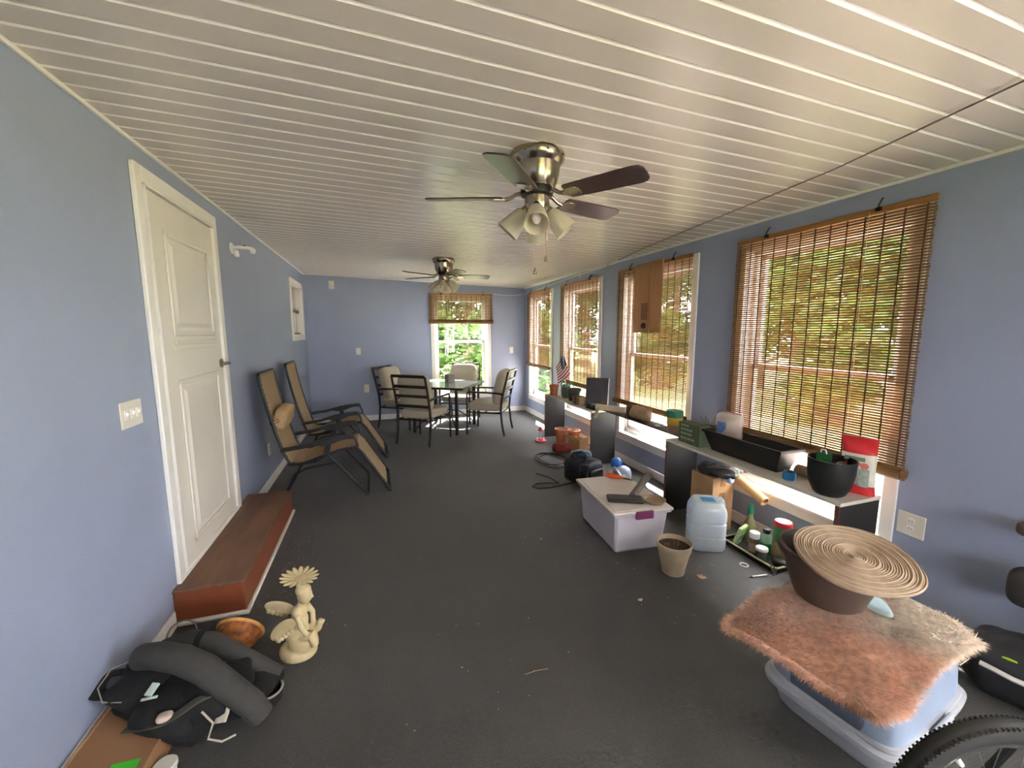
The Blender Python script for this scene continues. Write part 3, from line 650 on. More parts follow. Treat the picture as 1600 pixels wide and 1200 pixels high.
MB().box(-0.055, 0.055, -0.075, 0.075, 0, 0.095).build('box_body', mat('woven_tan', (142, 118, 88), 0.85, var=0.25, scale=40), t, bevel=0.004)
MB().box(-0.058, 0.058, -0.012, 0.012, 0, 0.098).build('band', mat('dark_band', (60, 52, 44), 0.7), t)
t = thing('picture_frame', 'dark picture with a white edge leaning at the window, on the far bench', 'picture', (3.53, 4.26, BT), 0.85)
p = MB(); p.T = Matrix.Rotation(0.16, 4, 'Y'); p.box(-0.004, 0.004, -0.13, 0.13, 0.0, 0.33).build('picture_panel', mat('dark_photo_print', (66, 58, 62), 0.25, var=0.5, scale=9, rgb2=(44, 40, 44)), t)
p = MB(); p.T = Matrix.Rotation(0.16, 4, 'Y'); p.box(-0.007, 0.007, -0.137, -0.128, 0.0, 0.335).build('frame_edge', M_white, t)
p = MB(); p.T = Matrix.Rotation(0.16, 4, 'Y'); p.box(-0.007, 0.007, 0.128, 0.137, 0.0, 0.335).box(-0.007, 0.007, -0.13, 0.13, 0.33, 0.338).build('frame_edge', mat('dark_frame', (52, 48, 50), 0.4), t)
t = thing('garden_oddments', 'low tray of dark oddments with a teal dish on the far bench end', 'tray', (3.45, 4.10, BT), 0.1)
MB().box(-0.10, 0.06, -0.09, 0.09, 0, 0.022).build('tray', M_black, t, bevel=0.004)
MB().lathe([(0, 0.02), (0.045, 0.022), (0.06, 0.05), (0.055, 0.05), (0.04, 0.03), (0, 0.028)], 20, (-0.02, 0.03, 0)).build('teal_dish', mat('pale_teal', (120, 158, 146), 0.4), t)
MB().sup((-0.05, -0.06, 0.035), (0.045, 0.05, 0.022), 0.8, 0.8).build('brown_lump', mat('brown_lump', (84, 62, 54), 0.8, var=0.3, scale=30), t)
MB().tube([(-0.08, -0.10, 0.03), (-0.03, -0.07, 0.06), (0.04, -0.09, 0.035)], 0.008, 6).build('twist', M_blackm, t)
MB().sup((-0.07, 0.06, 0.032), (0.03, 0.035, 0.02), 0.7, 0.7).build('dark_tin', M_blackm, t)
M_paper = mat('cream_paper', (214, 196, 168), 0.85, var=0.04, scale=6)
t = thing('paper_roll', 'cream paper roll with a loose flap lying at the bench end', 'paper roll', (3.44, 3.93, BT), 0)
d = Vector((0.16, -0.44, 0.02)).normalized()
MB().lathe([(0.012, 0), (0.033, 0), (0.033, 0.40), (0.012, 0.40)], 24, (-0.06, 0.06, 0.049), d, closed=True).build('roll', M_paper, t)
MB().grid(lambda a, b: (-0.085 - 0.03 * b - 0.02 * a, 0.03 - 0.10 * a, 0.05 - 0.11 * b - 0.01 * math.sin(a * 5)), 8, 8).build('loose_flap', mat('cream_paper2', (222, 206, 172), 0.85), t, solid=0.0008)
# things on the plank between the benches
PT = 0.645
t = thing('paper_bag', 'crumpled brown paper bag lying between the two benches', 'bag', (3.525, 3.40, PT), 0.0)
rb = random.Random(5)
def crum(p): 
    return p + Vector((math.sin(p.y * 60 + p.z * 40), math.sin(p.x * 70 + p.z * 50), math.sin(p.x * 55 + p.y * 65))) * 0.006
MB().sup((0, 0, 0.066), (0.06, 0.16, 0.064), 0.7, 0.7, 26, 16, crum).build('bag_body', mat('bag_kraft', (168, 142, 112), 0.85, var=0.15, scale=15), t, smooth=50)
MB().sup((-0.01, 0.13, 0.065), (0.055, 0.05, 0.06), 0.7, 0.7, 20, 12, crum).build('bag_end', mat('dark_brown_end', (92, 62, 48), 0.8, var=0.2, scale=20), t, smooth=50)
MB().tube([(0.02, -0.06, 0.11), (0.02, -0.09, 0.14), (0.02, -0.13, 0.15)], [0.02, 0.014, 0.008], 8).build('twisted_neck', MATS['bag_kraft'], t)
o = MB().sup((0, 0, 0.035), (0.045, 0.06, 0.034), 0.8, 0.8, 20, 12, crum).build('plastic_wrap', clear('clear_wrap', gloss=0.15, rough=0.15, haze=0.45, hazecol=(200, 215, 225)))
tag(o, 'scrunched clear plastic wrapper beside the green-lidded tub', 'wrapper', loc=(3.51, 3.10, PT))
t = thing('plastic_tub', 'tan tub with green lid and orange label at the bench end', 'tub', (3.48, 2.85, PT), 0)
MB().lathe([(0, 0), (0.058, 0), (0.062, 0.145), (0, 0.145)], 28).build('tub_body', mat('tan_tub', (160, 132, 108), 0.6), t)
MB().lathe([(0.0625, 0.075), (0.0635, 0.077), (0.0645, 0.14), (0.0630, 0.142)], 28, closed=True).build('label_band', mat('orange_label', (206, 158, 70), 0.6, rgb2=(196, 170, 70), scale=25), t)
MB().lathe([(0, 0.142), (0.069, 0.142), (0.07, 0.15), (0.07, 0.195), (0.064, 0.2), (0, 0.2)], 28).build('lid', mat('green_lid', (46, 118, 92), 0.45), t)
# ------------------------------------------------------------------ bench B items (nearer bench)
t = thing('seed_box', 'dark green carton with pale lettering at front of the nearer bench', 'box', (3.425, 2.56, BT), 0.0)
MB().box(-0.05, 0.05, -0.115, 0.115, 0, 0.165).build('carton', mat('olive_green_card', (78, 92, 66), 0.65, var=0.12, scale=12), t, bevel=0.003)
M_ink = mat('pale_green_print', (158, 172, 138), 0.6)
rb = random.Random(11)
for row, (z, ln) in enumerate(((0.138, 0.07), (0.105, 0.13), (0.072, 0.11), (0.035, 0.15))):
    m = MB(); y_ = 0.085
    while y_ > 0.085 - ln:
        k = rb.uniform(0.012, 0.03); m.box(-0.0512, -0.0498, y_ - k, y_, z, z + 0.014); y_ -= k + 0.006
    m.build('print_line', M_ink, t, smooth=0)
t = pot('clay_bowl', 'shallow olive-brown planter bowl with dry stems behind the green carton', (3.568, 2.545, BT), 0.055, 0.088, 0.13, mat('olive_bowl', (98, 88, 66), 0.7, var=0.2, scale=15), rim=0.01)
for i in range(6):
    a = i * 1.05; MB().tube([(0.03 * math.cos(a), 0.03 * math.sin(a), 0.11), (0.05 * math.cos(a), 0.05 * math.sin(a), 0.17), (0.075 * math.cos(a + .3), 0.075 * math.sin(a + .3), 0.19 + 0.012 * i)], 0.002, 5).build('stem', M_leafd, t)
t = thing('window_box_planter', 'long black plastic trough planter on the nearer bench', 'planter', (3.49, 2.115, BT), 0)
m = MB(); a0, b0, a1, b1, hh, th = 0.055, 0.265, 0.105, 0.325, 0.155, 0.006
def ring(a, b, z): return [(-a, -b, z), (a, -b, z), (a, b, z), (-a, b, z)]
vs_ = ring(a0, b0, 0) + ring(a1 - 0.012, b1 - 0.012, hh - 0.02) + ring(a1, b1, hh - 0.018) + ring(a1, b1, hh) + ring(a1 - 0.016, b1 - 0.016, hh) + ring(a0 - 0.004, b0 - 0.004, 0.012)
fs = [(3, 2, 1, 0), (20, 21, 22, 23)]
for j in range(5): fs += [(j * 4 + i, j * 4 + (i + 1) % 4, (j + 1) * 4 + (i + 1) % 4, (j + 1) * 4 + i) for i in range(4)]
m.add(vs_, fs); m.build('trough', M_black, t, bevel=0.002, smooth=0)
MB().box(-0.065, 0.065, -0.28, 0.28, 0.05, 0.06).build('soil', M_soil, t)
t = thing('zip_bag', 'clear zip bag with a blue label standing in the trough planter', 'bag', (3.515, 2.31, BT + 0.065), 0.25)
def bagw(p): return p + Vector((0.008 * math.sin(p.z * 40 + p.y * 20), 0, 0.006 * math.sin(p.y * 50)))
MB().sup((0, 0, 0.115), (0.035, 0.10, 0.115), 0.45, 0.9, 24, 14, bagw).build('bag_film', clear('bag_film', gloss=0.12, rough=0.12, haze=0.5, hazecol=(214, 204, 196)), t, smooth=60)
MB().sup((0, 0.01, 0.06), (0.026, 0.08, 0.05), 0.7, 0.9, 20, 10).build('contents', mat('tan_grain', (188, 164, 132), 0.9, var=0.25, scale=80), t)
MB().box(-0.008, 0.008, -0.09, 0.09, 0.222, 0.232).build('zip_strip', mat('pink_zip', (178, 120, 130), 0.5), t)
MB().cbox((-0.038, 0.035, 0.115), (0.002, 0.06, 0.085), (0, 0, 0.1)).build('blue_label', mat('blue_label', (84, 108, 160), 0.6, var=0.25, scale=60), t)
t = thing('tape_roll', 'short blue masking tape roll at the near end of the planter', 'tape roll', (3.405, 1.74, BT))
MB().lathe([(0.022, 0), (0.034, 0), (0.034, 0.048), (0.022, 0.048)], 28, closed=True).build('tape', mat('blue_tape', (40, 128, 190), 0.6), t)
MB().lathe([(0.019, 0.001), (0.022, 0.001), (0.022, 0.047), (0.019, 0.047)], 28, closed=True).build('core', M_card, t)
t = thing('twine_roll', 'tan cork-like roll lying on its side beside the blue tape', 'roll', (3.525, 1.745, BT + 0.034))
MB().lathe([(0.010, 0), (0.028, 0), (0.034, 0.008), (0.034, 0.085), (0.028, 0.093), (0.010, 0.093)], 24, (0, 0.045, 0), (0.18, -1, 0), closed=True).build('roll', mat('twine', (168, 138, 104), 0.9, var=0.15, scale=60), t)
t = thing('black_pot', 'round black plastic pot with a green tag on the bench end', 'pot', (3.405, 1.51, BT))
MB().lathe([(0, 0), (0.062, 0), (0.075, 0.01), (0.098, 0.06), (0.108, 0.12), (0.112, 0.20), (0.106, 0.20), (0.10, 0.12), (0.09, 0.06), (0.06, 0.015), (0, 0.015)], 36).build('pot_body', M_black, t)
MB().lathe([(0, 0.165), (0.05, 0.168), (0.104, 0.16)], 24).build('soil', M_soil, t)
gt = MB().cbox((-0.01, 0.035, 0.195), (0.004, 0.07, 0.055), (0, -0.15, 0.4)).build('plant_tag', mat('tag_green', (36, 96, 52), 0.5), t, bevel=0.001)
MB().tube([(-0.012, 0.055, 0.215), (-0.012, 0.05, 0.238), (-0.012, 0.03, 0.24), (-0.012, 0.022, 0.218)], 0.004, 6).build('tag_hook', M_white, gt)
MB().sup((0.03, -0.03, 0.175), (0.03, 0.02, 0.012), nu=12, nv=8).build('pebble', mat('pebble', (120, 112, 104), 0.7), t)
t = thing('soil_bag', 'red and white printed bag standing behind the round black pot', 'bag', (3.565, 1.475, BT), math.radians(20))
def sb(u_, z): return (0.03 + 0.012 * math.sin(PI * min(1, z / 0.3))) * (1 - max(0, (z - 0.2)) / 0.16)
m = MB(); NZ, NA = 24, 28; vv = []
for j in range(NZ + 1):
    z = 0.32 * j / NZ; th_ = max(0.003, sb(0, z)); wd_ = 0.082 - 0.008 * math.sin(PI * j / NZ)
    for i in range(NA):
        a = 2 * PI * i / NA; q = 0.6
        lean = -0.03 * max(0, (z - 0.2) / 0.12) ** 1.5
        vv.append((math.copysign(abs(math.cos(a)) ** q, math.cos(a)) * th_ + lean + 0.003 * math.sin(z * 60 + a * 3), math.copysign(abs(math.sin(a)) ** q, math.sin(a)) * wd_, z))
m.v = vv; m.f = []; m.mi = []
for j in range(NZ):
    for i in range(NA):
        m.f.append((j * NA + i, j * NA + (i + 1) % NA, (j + 1) * NA + (i + 1) % NA, (j + 1) * NA + i)); m.mi.append(0 if (j < 4 or j >= 17) else 1)
m.f += [tuple(range(NA - 1, -1, -1)), tuple(range(NZ * NA, (NZ + 1) * NA))]; m.mi += [0, 0]
m.build('bag_body', [mat('bag_red', (206, 44, 48), 0.4, var=0.06), mat('bag_white', (218, 214, 200), 0.45, var=0.08, scale=20)], t, smooth=60)
MB().cbox((-0.046, 0.01, 0.20), (0.002, 0.09, 0.022)).build('print_band', mat('bag_green_print', (110, 128, 104), 0.6), t)
MB().cbox((-0.045, -0.035, 0.10), (0.002, 0.045, 0.10)).build('print_block', mat('bag_grey_print', (160, 172, 158), 0.6, var=0.2, scale=60), t)
m = MB()
for i in range(5): m.cbox((-0.047, 0.045 - i * 0.02, 0.172), (0.002, 0.012, 0.018))
m.build('print_letters', mat('bag_pink_print', (216, 120, 112), 0.6), t, smooth=0)
MB().cyl((-0.043, -0.035, 0.165), (-0.0455, -0.035, 0.165), 0.018, n=20).build('print_emblem', MATS['bag_pink_print'], t)

# ------------------------------------------------------------------ brown paper over the third blind
t = thing('paper_sheet', 'brown paper bag with dark print hanging over the bamboo blind', 'paper bag', (W - 0.055, 3.575, 0), -PI / 2)
M_kraft = mat('kraft_sheet', (204, 160, 116), 0.8, var=0.05, scale=4, translucent=0.3, stretch=(5, 1, 0.4))
MB().grid(lambda a, b: (-0.23 + 0.46 * a, -0.004 * math.sin(a * 9) - 0.004 * b, 2.205 - 0.70 * b), 16, 12).build('paper', M_kraft, t, solid=0.001)
MB().grid(lambda a, b: (-0.23 + 0.46 * a, 0.03 * b, 2.205), 4, 2).build('top_fold', M_kraft, t, solid=0.001)
M_inkd = mat('dark_print', (84, 62, 46), 0.8, var=0.2, scale=40)
rb = random.Random(4)
for i in range(9):
    m = MB(); x = -0.085; z = 1.79 - i * 0.019
    while x < 0.015:
        k = rb.uniform(0.01, 0.028); m.box(x, min(0.02, x + k), -0.0135, -0.0125, z, z + 0.011); x += k + 0.005
    m.build('print_line', M_inkd, t, smooth=0)
MB().sup((-0.04, -0.0128, 1.575), (0.042, 0.0009, 0.03), 0.9, 0.9).build('print_emblem', mat('emblem_ink', (58, 46, 40), 0.8), t)
MB().cbox((0.045, -0.009, 1.8), (0.012, 0.006, 0.72)).build('fold_ridge', M_kraft, t)

# ------------------------------------------------------------------ cord strung under the ceiling
zc = lambda x: cz(x)
t = thing('clothesline', 'thin grey cord strung under the ceiling along the window side', 'cord', (0, 0, 0))
pts = [Vector((2.95, 0.3, 2.325)), Vector((3.09, 0.87, 2.325)), Vector((3.262, 1.55, 2.32)), Vector((3.545, 3.5, 2.31)), Vector((3.66, 4.1, 2.30))]
MB().tube(pts, 0.0035, 6).build('grey_line', mat('grey_cord', (132, 122, 116), 0.8), t)
MB().tube([(3.66, 4.1, 2.30), (3.70, 4.5, 2.28), (3.725, 5.5, 2.27), (3.73, 6.4, 2.235), (3.72, 7.1, 2.20), (3.65, 7.24, 2.185), (3.45, 7.28, 2.165), (3.25, 7.29, 2.17), (3.12, 7.3, 2.185)], 0.006, 6).build('white_line', mat('white_cord', (226, 222, 216), 0.7), t)
for i, (x, y_, z, lab) in enumerate(((3.69, 4.33, 2.285, 'wooden clothespin on the cord beside the papered blind'), (3.73, 5.1, 2.275, 'tan clothespin on the cord above the second far blind'))):
    c = thing('clothespin', lab, 'clothespin', (x - 0.012, y_, z), 0.2)
    for s in (-1, 1): MB().cbox((0, s * 0.006, -0.005), (0.009, 0.006, 0.075), (s * 0.09, 0, 0)).build('pin_half', mat('pin_wood', (196, 164, 128), 0.7), c, bevel=0.001)
    MB().tube([(-0.006, -0.008, 0.0), (0.006, -0.008, 0.0), (0.006, 0.008, 0.0), (-0.006, 0.008, 0.0)], 0.0012, 5, closed=True).build('spring', M_nickel, c)

# ------------------------------------------------------------------ white tote and things on it
t = thing('storage_tote', 'white lidded plastic tote on the carpet with purple latch', 'tote', (2.765, 2.555, 0), math.radians(-5))
M_tote = mat('milky_tote', (226, 220, 232), 0.35, var=0.03, translucent=0.35)
m = MB(); m.frustum(-0.20, 0.20, -0.315, 0.315, 0, 0.285, 0.90); m.build('tote_body', M_tote, t, bevel=0.02)
MB().box(-0.215, 0.215, -0.33, 0.33, 0.28, 0.295).build('rim', M_tote, t, bevel=0.006)
MB().box(-0.225, 0.225, -0.34, 0.34, 0.296, 0.318).build('lid', mat('grey_white_lid', (206, 198, 192), 0.45, var=0.05, scale=6), t, bevel=0.008)
MB().box(-0.20, 0.20, -0.315, 0.315, 0.318, 0.321).build('lid_panel', MATS['grey_white_lid'], t, bevel=0.002)
for s in (-1, 1): MB().box(-0.065, 0.065, s * 0.34 - 0.01, s * 0.34 + 0.01, 0.262, 0.316).build('latch', mat('purple_latch', (112, 42, 88), 0.4), t, bevel=0.004)
TT = 0.3215
t = thing('scoop', 'black flat-bladed hand shovel with thick grey grip on the tote lid', 'tool', (2.70, 2.40, TT), math.radians(-26))
MB().box(-0.125, 0.125, -0.055, 0.055, 0.0, 0.026).build('blade', M_black, t, bevel=0.012)
MB().cyl((0.06, 0.04, 0.022), (0.22, 0.37, 0.05), 0.025, 0.027, n=16).build('grip', mat('dark_taupe_grip', (92, 82, 76), 0.6), t)
MB().cyl((0.22, 0.37, 0.05), (0.235, 0.40, 0.0525), 0.03, n=16).build('grip_end', mat('dark_taupe_grip', (92, 82, 76), 0.6), t)
t = thing('clay_saucer', 'round grey-tan plant saucer on the near corner of the tote lid', 'saucer', (2.885, 2.315, TT))
MB().lathe([(0, 0), (0.066, 0), (0.08, 0.022), (0.075, 0.022), (0.062, 0.006), (0, 0.006)], 32).build('dish', mat('grey_tan_clay', (156, 140, 118), 0.8, var=0.1, scale=20), t)
t = thing('pruning_shears', 'orange-handled garden shears at the far corner of the tote lid', 'shears', (2.90, 2.80, TT), math.radians(-55))
MB().tube([(-0.10, 0.02, 0.012), (-0.04, 0.022, 0.012), (0.02, 0.008, 0.012), (0.05, 0.0, 0.012)], [0.01, 0.011, 0.009, 0.006], 8).build('handle', mat('orange_grip', (222, 84, 30), 0.45), t)
MB().tube([(-0.10, -0.022, 0.012), (-0.04, -0.024, 0.012), (0.02, -0.008, 0.012), (0.05, 0.0, 0.012)], [0.01, 0.011, 0.009, 0.006], 8).build('handle', MATS['orange_grip'], t)
MB().prism([(0.04, -0.012), (0.12, -0.004), (0.125, 0.004), (0.08, 0.016), (0.04, 0.012)], 0.008, 0.014, 'xy').build('blade', M_blackm, t)
# clay pot, jug
t = pot('clay_pot', 'pale clay pot full of dry soil on the carpet by the tote', (2.80, 1.995, 0), 0.068, 0.108, 0.20, mat('pale_clay', (190, 172, 146), 0.8, var=0.1, scale=14), rim=0.02, rimh=0.05, soil_d=0.03)
rb = random.Random(9)
for i in range(7):
    a = rb.uniform(0, 6.28); q = rb.uniform(0.02, 0.07)
    MB().tube([(q * math.cos(a), q * math.sin(a), 0.165), (q * 1.15 * math.cos(a), q * 1.15 * math.sin(a), 0.19 + rb.uniform(0, 0.025)), (q * math.cos(a + .4), q * math.sin(a + .4), 0.205)], 0.0016, 5).build('dry_stem', M_leafd, t)
t = thing('water_jug', 'ribbed translucent plastic water jug with blue label on the carpet', 'jug', (3.235, 2.19, 0), math.radians(-28))
M_jug = mat('jug_plastic', (224, 234, 244), 0.25, var=0.02, translucent=0.4, spec=0.6)
m = MB(); NA = 36
def jr(z):
    if z < 0.02: return 0.90 + 0.1 * z / 0.02
    for g in (0.105, 0.205):
        if abs(z - g) < 0.009: return 0.92
    if z > 0.26: return max(0.45, 1 - ((z - 0.26) / 0.115) ** 2 * 0.5)
    return 1.0
zs = [0, 0.01, 0.02, 0.05, 0.094, 0.099, 0.105, 0.111, 0.116, 0.15, 0.194, 0.199, 0.205, 0.211, 0.216, 0.24, 0.26, 0.28, 0.30, 0.32, 0.335, 0.345]
vv = []
for z in zs:
    k = jr(z)
    for i in range(NA):
        a = 2 * PI * i / NA; vv.append((math.copysign(abs(math.cos(a)) ** 0.42, math.cos(a)) * 0.12 * k, math.copysign(abs(math.sin(a)) ** 0.42, math.sin(a)) * 0.105 * k, z))
m.v = vv; m.f = [(j * NA + i, j * NA + (i + 1) % NA, (j + 1) * NA + (i + 1) % NA, (j + 1) * NA + i) for j in range(len(zs) - 1) for i in range(NA)] + [tuple(range(NA - 1, -1, -1)), tuple(range((len(zs) - 1) * NA, len(zs) * NA))]; m.mi = [0] * len(m.f)
m.build('jug_body', M_jug, t, smooth=50)
MB().box(-0.045, 0.045, -0.045, 0.03, 0.345, 0.3465).build('blue_label', mat('jug_label', (70, 150, 205), 0.4, var=0.15, scale=60), t)
MB().cyl((-0.10, -0.02, 0.285), (-0.122, -0.022, 0.297), 0.019, n=16).build('cap', M_jug, t)
MB().tube([(0.06, 0.0, 0.345), (0.085, 0.0, 0.362), (0.105, 0.0, 0.34), (0.115, 0.0, 0.30)], 0.009, 8).build('handle', M_jug, t)
# ------------------------------------------------------------------ under the nearer bench
t = thing('cardboard_box', 'tall taped cardboard box standing under the nearer bench', 'box', (3.50, 2.42, 0), 0.0)
MB().box(-0.10, 0.10, -0.11, 0.11, 0, 0.43).build('carton', M_card, t, bevel=0.003)
M_tapeb = mat('tan_packing_tape', (136, 98, 62), 0.35)
MB().box(-0.03, 0.02, -0.1115, -0.11, 0.36, 0.43).build('tape_strip', M_tapeb, t)
MB().box(-0.035, 0.02, -0.1115, -0.11, 0.13, 0.31).build('tape_strip', M_tapeb, t)
def crump(p): return p + Vector((math.sin(p.y * 40 + 1), math.sin(p.x * 50 + p.z * 30), math.sin(p.x * 45 + p.y * 38))) * 0.008
o = MB().sup((0, 0, 0.045), (0.10, 0.15, 0.043), 0.75, 0.8, 28, 14, crump).build('black_bag', mat('black_shiny_film', (48, 50, 56), 0.25, var=0.3, scale=12, rgb2=(30, 31, 34)))
tag(o, 'crumpled dark plastic bag lying on the tall cardboard box', 'bag', loc=(3.48, 2.35, 0.432), rz=0.3)
o = MB().sup((0, 0, 0.04), (0.045, 0.04, 0.038), 0.8, 0.8, 20, 12, crump).build('blue_wrap', mat('pale_blue_film', (150, 176, 214), 0.3, var=0.2, scale=20))
tag(o, 'small pale blue plastic scrap at the end of the dark bag', 'plastic scrap', loc=(3.49, 2.17, 0.40))
o.location.z = 0.415; o.location.y = 2.255
t = thing('kraft_tube', 'tan paper tube leaning out from behind the tall cardboard box', 'tube', (3.645, 2.36, 0.30))
MB().lathe([(0.026, 0), (0.035, 0), (0.035, 0.40), (0.026, 0.40)], 24, (0, 0.08, 0.155), (-0.04, -0.92, -0.33), closed=True).build('tube_wall', mat('tube_kraft', (212, 168, 116), 0.7, var=0.04), t)
t = thing('wire_tray', 'black tray with a pale rim holding garden bottles', 'tray', (3.515, 1.95, 0), 0)
MB().box(-0.125, 0.125, -0.185, 0.24, 0.0, 0.008).build('tray_floor', M_black, t)
MB().tube([(-0.125, 0.24, 0.034), (-0.13, -0.16, 0.034), (-0.11, -0.185, 0.034), (0.11, -0.185, 0.034), (0.125, -0.16, 0.034), (0.125, 0.24, 0.034)], 0.006, 6, closed=True).build('tray_rim', mat('pale_brass_rim', (206, 200, 150), 0.4, 0.3), t)
m = MB()
for a, b in (((-0.125, 0.24), (-0.13, -0.16)), ((-0.11, -0.185), (0.11, -0.185)), ((0.125, -0.16), (0.125, 0.24)), ((-0.125, 0.24), (0.125, 0.24))):
    m.add([(a[0], a[1], 0.004), (b[0], b[1], 0.004), (b[0], b[1], 0.034), (a[0], a[1], 0.034)], [(0, 1, 2, 3)])
m.build('tray_side', M_black, t, solid=0.003)
TZ = 0.0085
def bottle(name, label, loc, prof, mt, capprof, capm, cat='bottle', lab=None, labm=None):
    t = thing(name, label, cat, loc)
    MB().lathe(prof, 24).build('body', mt, t)
    MB().lathe(capprof, 24).build('cap', capm, t)
    if lab: MB().lathe([(lab[0], lab[1]), (lab[0] + 0.001, lab[1]), (lab[0] + 0.001, lab[2]), (lab[0], lab[2])], 24, closed=True).build('label_band', labm, t)
    return t
bottle('spray_bottle', 'pale olive spray bottle with green trigger cap by the wall', (3.58, 2.13, TZ), [(0, 0), (0.045, 0), (0.048, 0.02), (0.048, 0.10), (0.03, 0.15), (0.016, 0.18), (0.014, 0.21), (0, 0.21)], mat('olive_clear', (150, 146, 96), 0.3, translucent=0.3), [(0.0, 0.205), (0.02, 0.205), (0.021, 0.245), (0.016, 0.255), (0.014, 0.275), (0, 0.28)], mat('cap_green', (20, 126, 88), 0.4))
t = thing('seed_packet', 'colourful seed packet propped beside the water jug', 'packet', (3.455, 2.125, TZ), math.radians(25), rot=(0, 0, math.radians(20)))
p = MB(); p.T = Matrix.Rotation(0.3, 4, 'X'); p.box(-0.055, 0.055, -0.012, 0.012, 0, 0.15).build('packet_body', mat('packet_print', (196, 200, 150), 0.6, var=0.4, scale=22, rgb2=(112, 150, 100)), t, bevel=0.004)
p = MB(); p.T = Matrix.Rotation(0.3, 4, 'X'); p.box(-0.03, 0.012, -0.0135, -0.012, 0.05, 0.09).build('packet_picture', mat('packet_blue', (88, 140, 160), 0.6, var=0.3, scale=40), t)
p = MB(); p.T = Matrix.Rotation(0.3, 4, 'X'); p.box(-0.04, 0.04, -0.0135, -0.012, 0.105, 0.135).build('packet_title', mat('packet_green', (86, 140, 60), 0.6, var=0.2, scale=40), t)
bottle('pill_bottle', 'brown bottle with white screw cap in the tray', (3.46, 1.985, TZ), [(0, 0), (0.031, 0), (0.032, 0.10), (0.026, 0.115), (0, 0.115)], mat('brown_bottle', (120, 84, 64), 0.3), [(0, 0.113), (0.031, 0.113), (0.032, 0.15), (0.028, 0.154), (0, 0.154)], mat('white_cap', (226, 226, 222), 0.4), lab=(0.0322, 0.02, 0.08), labm=mat('tan_label', (176, 150, 132), 0.7))
bottle('spray_can', 'white and green bottle with black cap beside the green jar', (3.53, 1.955, TZ), [(0, 0), (0.033, 0), (0.034, 0.12), (0.022, 0.15), (0, 0.15)], mat('pale_green_bottle', (176, 220, 190), 0.25, translucent=0.2), [(0, 0.148), (0.022, 0.148), (0.024, 0.18), (0, 0.184)], M_black, lab=(0.0342, 0.01, 0.085), labm=mat('green_label', (60, 170, 110), 0.4))
bottle('green_jar', 'large green jar with red screw lid in the tray', (3.545, 1.855, TZ), [(0, 0), (0.05, 0), (0.052, 0.02), (0.052, 0.22), (0.046, 0.245), (0, 0.245)], mat('jar_green', (40, 132, 66), 0.3), [(0, 0.243), (0.05, 0.243), (0.052, 0.25), (0.052, 0.272), (0.048, 0.278), (0, 0.278)], mat('lid_red', (208, 52, 62), 0.4), cat='jar', lab=(0.0525, 0.04, 0.14), labm=mat('jar_label', (150, 146, 110), 0.6, var=0.3, scale=30, rgb2=(140, 86, 60)))
bottle('small_jar', 'small jar with a white lid at the tray front edge', (3.43, 1.90, TZ), [(0, 0), (0.032, 0), (0.033, 0.075), (0, 0.075)], mat('smoky_glass', (86, 96, 84), 0.2), [(0, 0.074), (0.037, 0.074), (0.037, 0.088), (0.034, 0.092), (0, 0.092)], MATS['white_cap'], cat='jar')
o = MB().sup((0, 0, 0.028), (0.06, 0.045, 0.026), 0.6, 0.6).build('sander_block', mat('dark_pad', (36, 40, 38), 0.5))
tag(o, 'dark rounded block lying in the tray below the green jar', 'block', loc=(3.50, 1.815, TZ), rz=0.5)
o = MB().tube([(0.032 * math.cos(i * PI / 12), 0.032 * math.sin(i * PI / 12), 0.033 + 0.0 * i) for i in range(24)], 0.003, 6, closed=True).build('wire_ring', mat('dark_wire', (70, 62, 54), 0.5, 0.4))
tag(o, 'dark wire ring leaning on the tray rim', 'ring', loc=(3.35, 1.79, 0.0), rot=(1.25, 0, 0.5)); o.location.z = 0.027
o = MB().tube([(0.024 * math.cos(i * PI / 12), 0.024 * math.sin(i * PI / 12), 0.004) for i in range(24)], 0.004, 6, closed=True).build('white_ring', mat('ring_white', (230, 226, 218), 0.5))
tag(o, 'small white plastic ring lying on the carpet by the tray', 'ring', loc=(3.285, 1.90, 0))
t = thing('pen', 'white pen with dark tip lying on the carpet before the tray', 'pen', (3.27, 1.775, 0.006), math.radians(-8))
MB().cyl((-0.05, 0, 0), (0.055, 0, 0), 0.005, n=8).build('barrel', MATS['ring_white'], t); MB().cyl((-0.068, 0, 0), (-0.05, 0, 0), 0.002, 0.005, n=8).build('tip', M_black, t)
t = thing('ball', 'white and blue ball half hidden behind the brown bucket', 'ball', (3.43, 1.655, 0.042))
MB().sup((0, 0, 0), (0.042, 0.042, 0.042)).build('ball_skin', mat('ball_white', (222, 224, 228), 0.4), t); MB().lathe([(0.0422, -0.008), (0.043, 0), (0.0422, 0.008)], 28, (0, 0, 0), (0.6, 0.3, 0.6)).build('stripe', mat('ball_blue', (58, 110, 190), 0.4), t)

